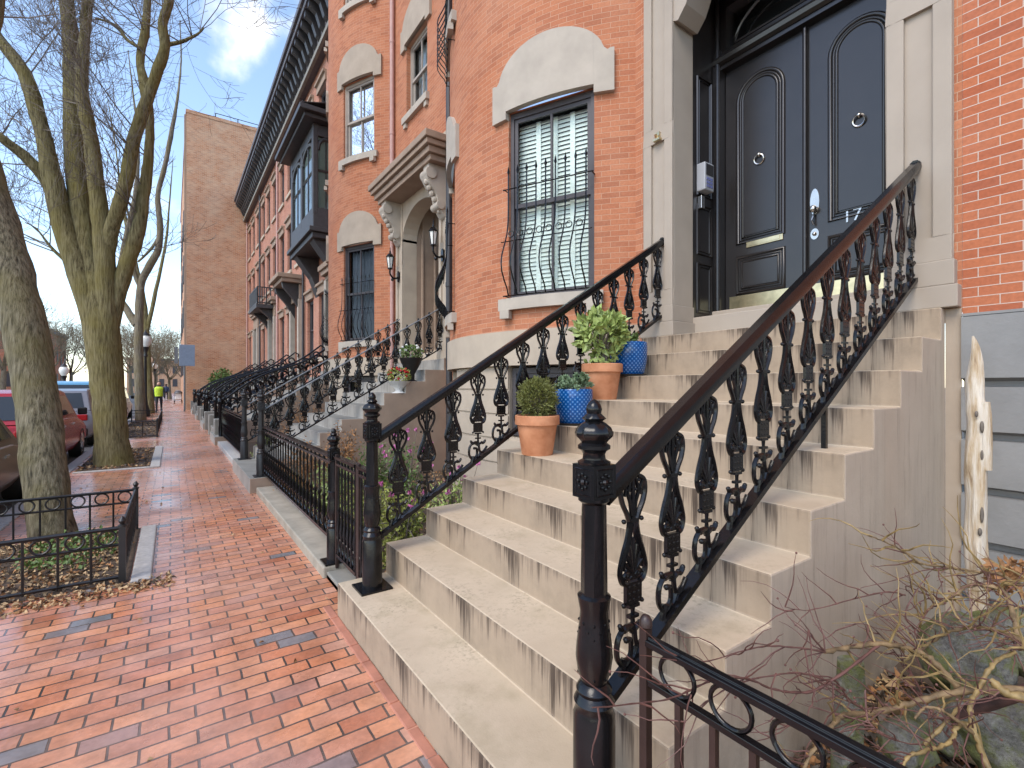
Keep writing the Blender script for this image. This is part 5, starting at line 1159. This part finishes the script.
street_tree('slender forked tree in the third pit, right of the mossy tree', [([(142, 440, 7.5), (141, 425, 6), (140, 400, 5.2), (138.5, 350, 4.6), (139, 320, 4.4), (141, 285, 3.8), (150, 265, 4), (158, 250, 3.6), (160, 225, 3.2), (158, 195, 2.6), (165, 165, 2.4), (172, 130, 2.2), (178, 95, 1.3), (181, 60, .8), (180, 20, .4)], 0),
    ([(137, 325, 4.5), (127, 310, 4), (119, 295, 4), (120, 270, 3.4), (128, 230, 3), (136, 190, 2.4), (138, 140, 1.6), (134, 100, 1.0), (128, 50, .4)], .5), ([(142, 290, 3), (134, 270, 2.5), (132, 240, 1.6), (126, 200, .9), (120, 160, .3)], -.5), ([(160, 235, 1.6), (150, 250, 1.5), (138, 262, 1)], -.2)], 'bark_far', 21.3, bias=.9, depth=2, seed=8, L=2.2, minr=.007, twr=.03, n=6)
street_tree('greenish trunk close behind the slender forked tree', [([(151, 420, 6), (150, 412, 5), (148, 380, 4.2), (146, 340, 3.8), (143, 300, 3.2), (132, 250, 2.6), (122, 200, 1.4), (116, 150, .8), (108, 100, .3)], 0), ([(147, 330, 2.4), (156, 290, 2), (166, 240, 1.3), (170, 195, .7), (173, 160, .3)], .5)], 'bark_moss', 27, bias=1.2, depth=2, seed=9, L=2.2, minr=.008, twr=.035, n=5)
# farther bare trees, two built and copied
def bare_tree(seed, h):
    random.seed(seed); T = thing('bare_tree', (0, 0, 0), 'x', 'tree', 'distant bare trees'); t_ = MB(); c = MB()
    t_.tube([(0, 0, -.2), (.05, 0, h * .12), (.1, .05, h * .25), (.05, .1, h * .36)], [.34, .25, .22, .18], 8)
    for k in range(7): a = k * .9 + random.random(); branch(c, (.07, .07, h * random.uniform(.24, .36)), (math.cos(a) * .8, math.sin(a) * .8, 1), h * .42, .11, 3, .10, 6, .2, 5, .014)
    t_.build('trunk', MT['bark_far'], T, smooth=60); c.build('crown', MT['bark_far'], T); return T
protos = [bare_tree(21, 11), bare_tree(22, 12)]
spots = [(-2.2, 62, 'bare tree right behind the person in the yellow vest'), (-1.6, 74, 'bare tree second behind the yellow vest, above the street lamp globes'), (-.2, 70, 'leaning bare tree just left of the tall building edge'), (-3.0, 90, 'bare tree between lamp globes and the tall building'), (-12.5, 62, 'bare tree across the road, seen in the gap between the two big trunks'), (-12.8, 100, 'bare tree across the road, against the sky left of the mossy tree'), (-13, 85, 'farthest bare tree across the road, over the parked cars'), (-6, 110, 'distant bare tree at the end of the street'), (1.6, 95, 'bare tree past the far corner of the tall building'), (-11.9, 125, 'bare tree across the road behind the leaning trunk')]
for i, (x, y, lab) in enumerate(spots):
    o = protos[i] if i < 2 else copy_tree(protos[i % 2]); o.location = (x, y, 0); o['label'] = lab; o.rotation_euler.z = i * 1.3; s_ = (.72, .8, .66, .9, .9, 1.0, 1.0, 1.2, .8, 1.2)[i]; o.scale = (s_, s_, s_)
random.seed(40)
# ------------------------------------------------------------------ houses at the far end of the street and across the road
def far_house(x0, x1, y0, y1, h, lab, mt, shape='flat'):
    T = thing('far_house', ((x0 + x1) / 2, y0, 0), lab, 'house', 'houses far down the street'); mb = MB(); mb.box(x0, x1, y0, y1, -.1, h); mb.build('wall', MT[mt], T)
    mb = MB(); mb.box(x0 - .2, x1 + .2, y0 - .2, y1 + .2, h + .002, h + .5); mb.build('roof', MT['slate'], T)
    mb = MB()
    n = max(2, int((x1 - x0) / 2.4)); k = 1.5
    while k < h - 2:
        for i in range(n): mb = MB(); x = x0 + (i + .5) * (x1 - x0) / n; mb.box(x - .5, x + .5, y0 - .05, y0 - .003, k, k + 1.9); mb.build('window', MT['frame_dark'], T)
        m_ = max(2, int((y1 - y0) / 2.6))
        for i in range(m_): mb = MB(); y = y0 + (i + .5) * (y1 - y0) / m_; mb.box(x1 + .003, x1 + .05, y - .5, y + .5, k, k + 1.9); mb.build('window', MT['frame_dark'], T)
        k += 3.3
far_house(-30, -13.8, 92, 104, 9, 'low red brick house far off between the two big trunks', 'brick_red')
far_house(-9, 2, 150, 165, 8, 'pale low building closing the far end of the sidewalk', 'brick_tall')
far_house(-40, -16.5, 60, 74, 8.5, 'brick house across the road behind the parked cars', 'brick_tall')

# ------------------------------------------------------------------ cars
def car(yr, L, xr, w, h, paint, lab, suv=True, tail=True, bed=.0):
    z0 = -.125; T = thing('parked_car', (xr - w / 2, yr + L / 2, z0), lab, 'car', 'cars parked along the kerb'); xc = xr - w / 2
    belt = .98 if suv else .86; hw = w / 2
    prof = [(0, .34, .62, .62), (.05, .28, belt - .02, .0), (.22, .24, belt, 0), (L * .35, .22, belt, 0), (L * .68, .22, belt - .02, 0), (L * .80, .24, belt - .07, 0), (L - .25, .26, belt - .18, 0), (L - .02, .34, belt - .32, 0)]
    vs = []; fs = []
    for y, zb, zt, _ in prof:
        zt = max(zt, zb + .2); k = .90 if y < .02 or y > L - .1 else 1
        ring = [(-hw * .88 * k, zb), (-hw * k, zb + (zt - zb) * .25), (-hw * k, zb + (zt - zb) * .75), (-hw * .93 * k, zt), (hw * .93 * k, zt), (hw * k, zb + (zt - zb) * .75), (hw * k, zb + (zt - zb) * .25), (hw * .88 * k, zb)]
        vs += [(xc + x, yr + y, z0 + z) for x, z in ring]
    n = 8
    for i in range(len(prof) - 1): fs += [(i * n + j, i * n + (j + 1) % n, (i + 1) * n + (j + 1) % n, (i + 1) * n + j) for j in range(n)]
    fs += [tuple(range(n)), tuple(range((len(prof) - 1) * n, len(prof) * n))[::-1]]
    mb = MB(); mb.idx(vs, fs); body = mb.build('body', MT[paint], T, smooth=40, bevel=.03)
    # cabin: roof and pillars as a lofted shell, glass inside
    ys = [(.10, belt), (.42 if suv else .8, h - .06), (.75 if suv else 1.3, h), (L * .52, h), (L * .60, h - .05), (L * .80, belt - .06)]
    def cab(sc, mtn, nm, par, dz=0):
        mb = MB(); a, b_ = ys[0], ys[-1]; top = [(y, z) for y, z in ys[1:-1]]
        pr = [ys[0], *top, ys[-1]]; L_ = []; 
        for s_ in (-1, 1):
            L_.append([(xc + s_ * sc * (hw * .92 - (z - belt) * .20), yr + y + dz * (1 if y < L / 2 else -1), z0 + z - abs(dz)) for y, z in pr])
        k = len(pr); mb.idx(L_[0] + L_[1], [(i, i + 1, k + i + 1, k + i) for i in range(k - 1)] + [tuple(range(k)), tuple(range(k, 2 * k))[::-1]])
        return mb.build(nm, MT[mtn], par, smooth=35, bevel=.03)
    cab(1, paint, 'cabin', body)
    gl = MB()       # windows just proud of the cabin skin
    def q(y, z, s_): return Vector((xc + s_ * ((hw * .92 - (z - belt) * .20) + .008), yr + y, z0 + z))
    for s_ in (-1, 1):
        za, zb_ = belt + .06, h - .13
        for ya, yb, yc, yd in ((.55 if suv else 1.0, L * .36, L * .36, .72 if suv else 1.35), (L * .375, L * .70, L * .585, L * .375)): gl.face([q(ya, za, s_), q(yb, za, s_), q(yc, zb_, s_), q(yd, zb_, s_)])
    ra, rb = ys[0], ys[1]
    def rp(t_, s_, e): y = ra[0] + (rb[0] - ra[0]) * t_; z = ra[1] + (rb[1] - ra[1]) * t_; return Vector((xc + s_ * e * (hw * .9 - (z - belt) * .20), yr + y - .012, z0 + z + .004))
    gl.face([rp(.14, -1, .86), rp(.14, 1, .86), rp(.9, 1, .84), rp(.9, -1, .84)])
    ra, rb = ys[-1], ys[-2]
    def fp(t_, s_): y = ra[0] + (rb[0] - ra[0]) * t_; z = ra[1] + (rb[1] - ra[1]) * t_; return Vector((xc + s_ * .9 * (hw * .9 - (z - belt) * .2), yr + y + .012, z0 + z + .006))
    gl.face([fp(.1, -1), fp(.1, 1), fp(.92, 1), fp(.92, -1)]); gl.build('car_window', MT['car_glass'], body)
    for s_ in (-1, 1):
        for y in (.82, L - .88):
            wr = .335; wx = xc + s_ * (hw - .11); mb = MB()
            def ring(r_, x): return [(wx + s_ * x, yr + y + r_ * math.cos(k * math.pi / 12), z0 + wr + r_ * math.sin(k * math.pi / 12)) for k in range(24)]
            R_ = [ring(.2, .095), ring(wr * .93, .12), ring(wr, .08), ring(wr, -.10)]; vs = sum(R_, []); mb.idx(vs, [(i * 24 + j, i * 24 + (j + 1) % 24, (i + 1) * 24 + (j + 1) % 24, (i + 1) * 24 + j) for i in range(3) for j in range(24)]); whl = mb.build('wheel', MT['rubber'], T, smooth=40)
            mb = MB(); c = Vector((wx + s_ * .10, yr + y, z0 + wr))
            mb.tube(ring(.205, .10), .018, 5, closed=True)
            for k in range(5):
                a = k * 2 * math.pi / 5; mb.tube([c, c + Vector((0, .2 * math.cos(a), .2 * math.sin(a)))], [.035, .028], 5)
            mb.ball(c, .05, 8); mb.build('rim', MT['chrome'], whl, smooth=45)
            mb = MB(); mb.face(ring(.2, .07)); mb.build('brake_disc', MT['rubber'], whl)
        mb = MB(); mb.box(xc + s_ * hw - (.0 if s_ > 0 else .16), xc + s_ * hw + (.16 if s_ > 0 else 0), yr + L * .66, yr + L * .66 + .09, z0 + belt + .02, z0 + belt + .18); mb.build('side_mirror', MT['rubber'], T, bevel=.03)
        mb = MB(); mb.box(xc + s_ * hw * .70 - .16, xc + s_ * hw * .70 + .14, yr - .012, yr + .16, z0 + belt - .26, z0 + belt - .10); mb.build('tail_light', MT['tail_red'], body, bevel=.02)
        for f_ in (L * .37, L * .60): mb = MB(); mb.box(xc + s_ * (hw - .01) - .012, xc + s_ * (hw - .01) + .012, yr + f_ - .20, yr + f_ - .02, z0 + belt - .16, z0 + belt - .13); mb.build('door_handle', MT['chrome'], body)
    mb = MB(); mb.box(xc - .26, xc + .26, yr - .02, yr + .03, z0 + .60, z0 + .72); mb.build('number_plate', MT['plate_white'], body)
    mb = MB(); mb.box(xc - hw * .86, xc + hw * .86, yr - .06, yr + .12, z0 + .30, z0 + .52); mb.build('bumper', MT[paint] if not suv else MT['rubber'], body, bevel=.04)
    return T
car(6.4, 4.35, -1.74, 1.78, 1.42, 'paint_brown', 'nearest parked car, brown, only its bonnet showing at the left edge', suv=False)
car(11.3, 4.6, -1.72, 1.82, 1.56, 'paint_red', 'red parked car behind the leaning trunk, between brown and silver cars')
car(17.0, 4.7, -1.70, 1.86, 1.56, 'paint_silver', 'silver parked SUV seen between the leaning trunk and the mossy tree')
car(22.5, 4.8, -1.72, 1.9, 1.82, 'paint_blue', 'pale blue tall parked car beyond the silver SUV')
car(28.2, 4.6, -1.72, 1.85, 1.65, 'paint_white', 'white parked car, farthest in the line at the kerb')

# ------------------------------------------------------------------ people, lamps, sign
def person(x, y, top, lab, vest=False, hd=math.pi, stride=.16):
    T = thing('person', (x, y, 0), lab, 'person', 'people walking down the sidewalk')
    J = {'pel': (0, 0, .95, .135), 'sp': (0, 0, 1.18, .14), 'ch': (0, 0, 1.38, .155), 'nk': (0, .01, 1.50, .06), 'hd': (0, .02, 1.62, .095), 'ht': (0, .015, 1.72, .085)}
    for s_, n_ in ((-1, 'l'), (1, 'r')):
        st = stride * s_; J.update({n_ + 'hip': (s_ * .10, 0, .90, .10), n_ + 'kn': (s_ * .11, st * .6 + .03, .50, .065), n_ + 'an': (s_ * .11, st - .03, .09, .045), n_ + 'toe': (s_ * .12, st + .13, .04, .038), n_ + 'sh': (s_ * .19, 0, 1.40, .07), n_ + 'el': (s_ * .25, -st * .5 - .02, 1.13, .047), n_ + 'wr': (s_ * .25, -st * .9 + .08, .90, .034), n_ + 'ha': (s_ * .25, -st * .9 + .11, .81, .036)})
    E_ = [('pel', 'sp'), ('sp', 'ch'), ('ch', 'nk'), ('nk', 'hd'), ('hd', 'ht')] + [e for n_ in 'lr' for e in (('pel', n_ + 'hip'), (n_ + 'hip', n_ + 'kn'), (n_ + 'kn', n_ + 'an'), (n_ + 'an', n_ + 'toe'), ('ch', n_ + 'sh'), (n_ + 'sh', n_ + 'el'), (n_ + 'el', n_ + 'wr'), (n_ + 'wr', n_ + 'ha'))]
    ks = list(J); me = bpy.data.meshes.new('body'); me.from_pydata([J[k][:3] for k in ks], [(ks.index(a), ks.index(b_)) for a, b_ in E_], [])
    o = bpy.data.objects.new('body', me); COL.objects.link(o); o.parent = T; OFF[o.name] = Vector((x, y, 0)); T.rotation_euler.z = hd
    md = o.modifiers.new('skin', 'SKIN'); sv = me.skin_vertices[0].data
    for i, k in enumerate(ks): sv[i].radius = (J[k][3], J[k][3] * (.8 if k in ('pel', 'sp', 'ch') else 1)); sv[i].use_root = (k == 'pel')
    o.modifiers.new('sub', 'SUBSURF').render_levels = 2; me.materials.append(MT['cloth_dark'])
    OFF[o.name] = Vector((0, 0, 0)); oT = OFF[T.name]; OFF[T.name] = Vector((0, 0, 0))
    mb = MB(); mb.ball((0, .02, 1.655), .108, 12, sc=(.92, 1.0, 1.08)); mb.build('head', MT['skin'], T, smooth=60)
    mb = MB(); mb.ball((0, -.012, 1.685), .115, 12, sc=(.95, .95, 1.0)); mb.build('hair', MT['hair'], T, smooth=60)
    mb = MB(); mb.lathe([(.17, .93), (.185, 1.1), (.20, 1.3), (.21, 1.40), (.14, 1.47), (.07, 1.51)], 16); mb.v = [(p[0] * 1.12, p[1] * .82, p[2]) for p in mb.v]; mb.build('vest' if vest else 'jacket', MT[top], T, smooth=60)
    for s_ in (-1, 1):
        mb = MB(); mb.tube([J[('l' if s_ < 0 else 'r') + q_][:3] for q_ in ('sh', 'el', 'wr')], [.075, .06, .05], 8); mb.build('sleeve', MT['cloth_dark'] if vest else MT[top], T, smooth=60)
    OFF[T.name] = oT
    return T
person(-.62, 34.8, 'vest', 'person in a yellow-green safety vest and dark trousers walking on the brick sidewalk', True)
person(-.55, 68, 'cloth_blue', 'person in a dark jacket walking away, middle of the sidewalk', False, .1)
# pushchair by the corner
T = thing('pushchair', (.45, 52, 0), 'pale pushchair standing on the sidewalk near the tall building corner', 'pushchair'); c = Vector((.45, 52, 0))
mb = MB(); mb.prism([c + Vector(q) for q in ((-.25, -.3, .35), (-.25, .25, .3), (-.25, .35, .55), (-.25, -.25, 1.0))], (.5, 0, 0)); mb.build('seat', MT['wood_white'], T, bevel=.05)
mb = MB(); mb.lathe([(.30, 0), (.29, .14), (.2, .24), (.02, .28)], 12, c + Vector((0, -.12, .88))); mb.build('hood', MT['rail_grey'], T, smooth=60)
mb = MB()
for s_ in (-.24, .24): mb.tube([c + Vector((s_, -.5, 1.05)), c + Vector((s_, -.2, .6)), c + Vector((s_, .4, .15))], .025, 5); mb.tube([c + Vector((s_, -.35, .15)), c + Vector((s_, .1, .55))], .025, 5)
mb.tube([c + Vector((-.24, -.5, 1.05)), c + Vector((.24, -.5, 1.05))], .025, 5); mb.build('frame', MT['iron_dull'], T)
for s_ in (-.28, .28):
    for y in (-.35, .4): mb = MB(); mb.tube([c + Vector((s_, y + .11 * math.cos(k * .524), .14 + .11 * math.sin(k * .524))) for k in range(12)], .03, 6, closed=True); mb.build('wheel', MT['rubber'], T, smooth=60)
def lamp(x, y, h, lab):
    T = thing('street_lamp', (x, y, 0), lab, 'street lamp', 'street lamps with white globes')
    mb = MB(); mb.lathe([(.2, 0), (.2, .25), (.1, .6), (.07, 1), (.055, h - .5), (.1, h - .45), (.06, h - .3), (.14, h - .08), (.16, h)], 12, (x, y, 0)); mb.build('post', MT['iron_dull'], T, smooth=50)
    mb = MB(); mb.lathe([(.12, 0), (.22, .18), (.25, .36), (.2, .52), (.1, .6)], 14, (x, y, h)); mb.build('globe', MT['globe'], T, smooth=60)
    mb = MB(); mb.lathe([(.2, 0), (.13, .1), (.05, .16), (.01, .3)], 12, (x, y, h + .58)); mb.build('cap', MT['iron_dull'], T, smooth=50)
for (u, v, d, lab) in ((145.5, 341, 24, 'nearest white-globed street lamp, beside the slender forked tree'), (149, 360, 40, 'second street lamp, its globe above the yellow vest'), (155, 366, 50, 'third street lamp globe, right of the second'), (64, 371, 30, 'street lamp across the road, between the two big trunks')):
    p = px(u, v, d); lamp(p.x, p.y, p.z - .3, lab)
T = thing('street_sign', (.62, 35.5, 0), 'grey-blue sign panel on a pale pole at the corner of the tall building', 'sign'); 
mb = MB(); mb.tube([(.62, 35.5, 0), (.62, 35.5, 3.9)], .05, 8); mb.build('pole', MT['rail_grey'], T)
mb = MB(); mb.box(.35, 1.15, 35.42, 35.46, 2.75, 4.05); mb.build('panel', MT['sign_blue'], T, bevel=.01); 
mb = MB(); mb.box(.12, .30, 35.5, 36.0, 2.9, 3.9); mb.build('bracket', MT['rail_grey'], T)
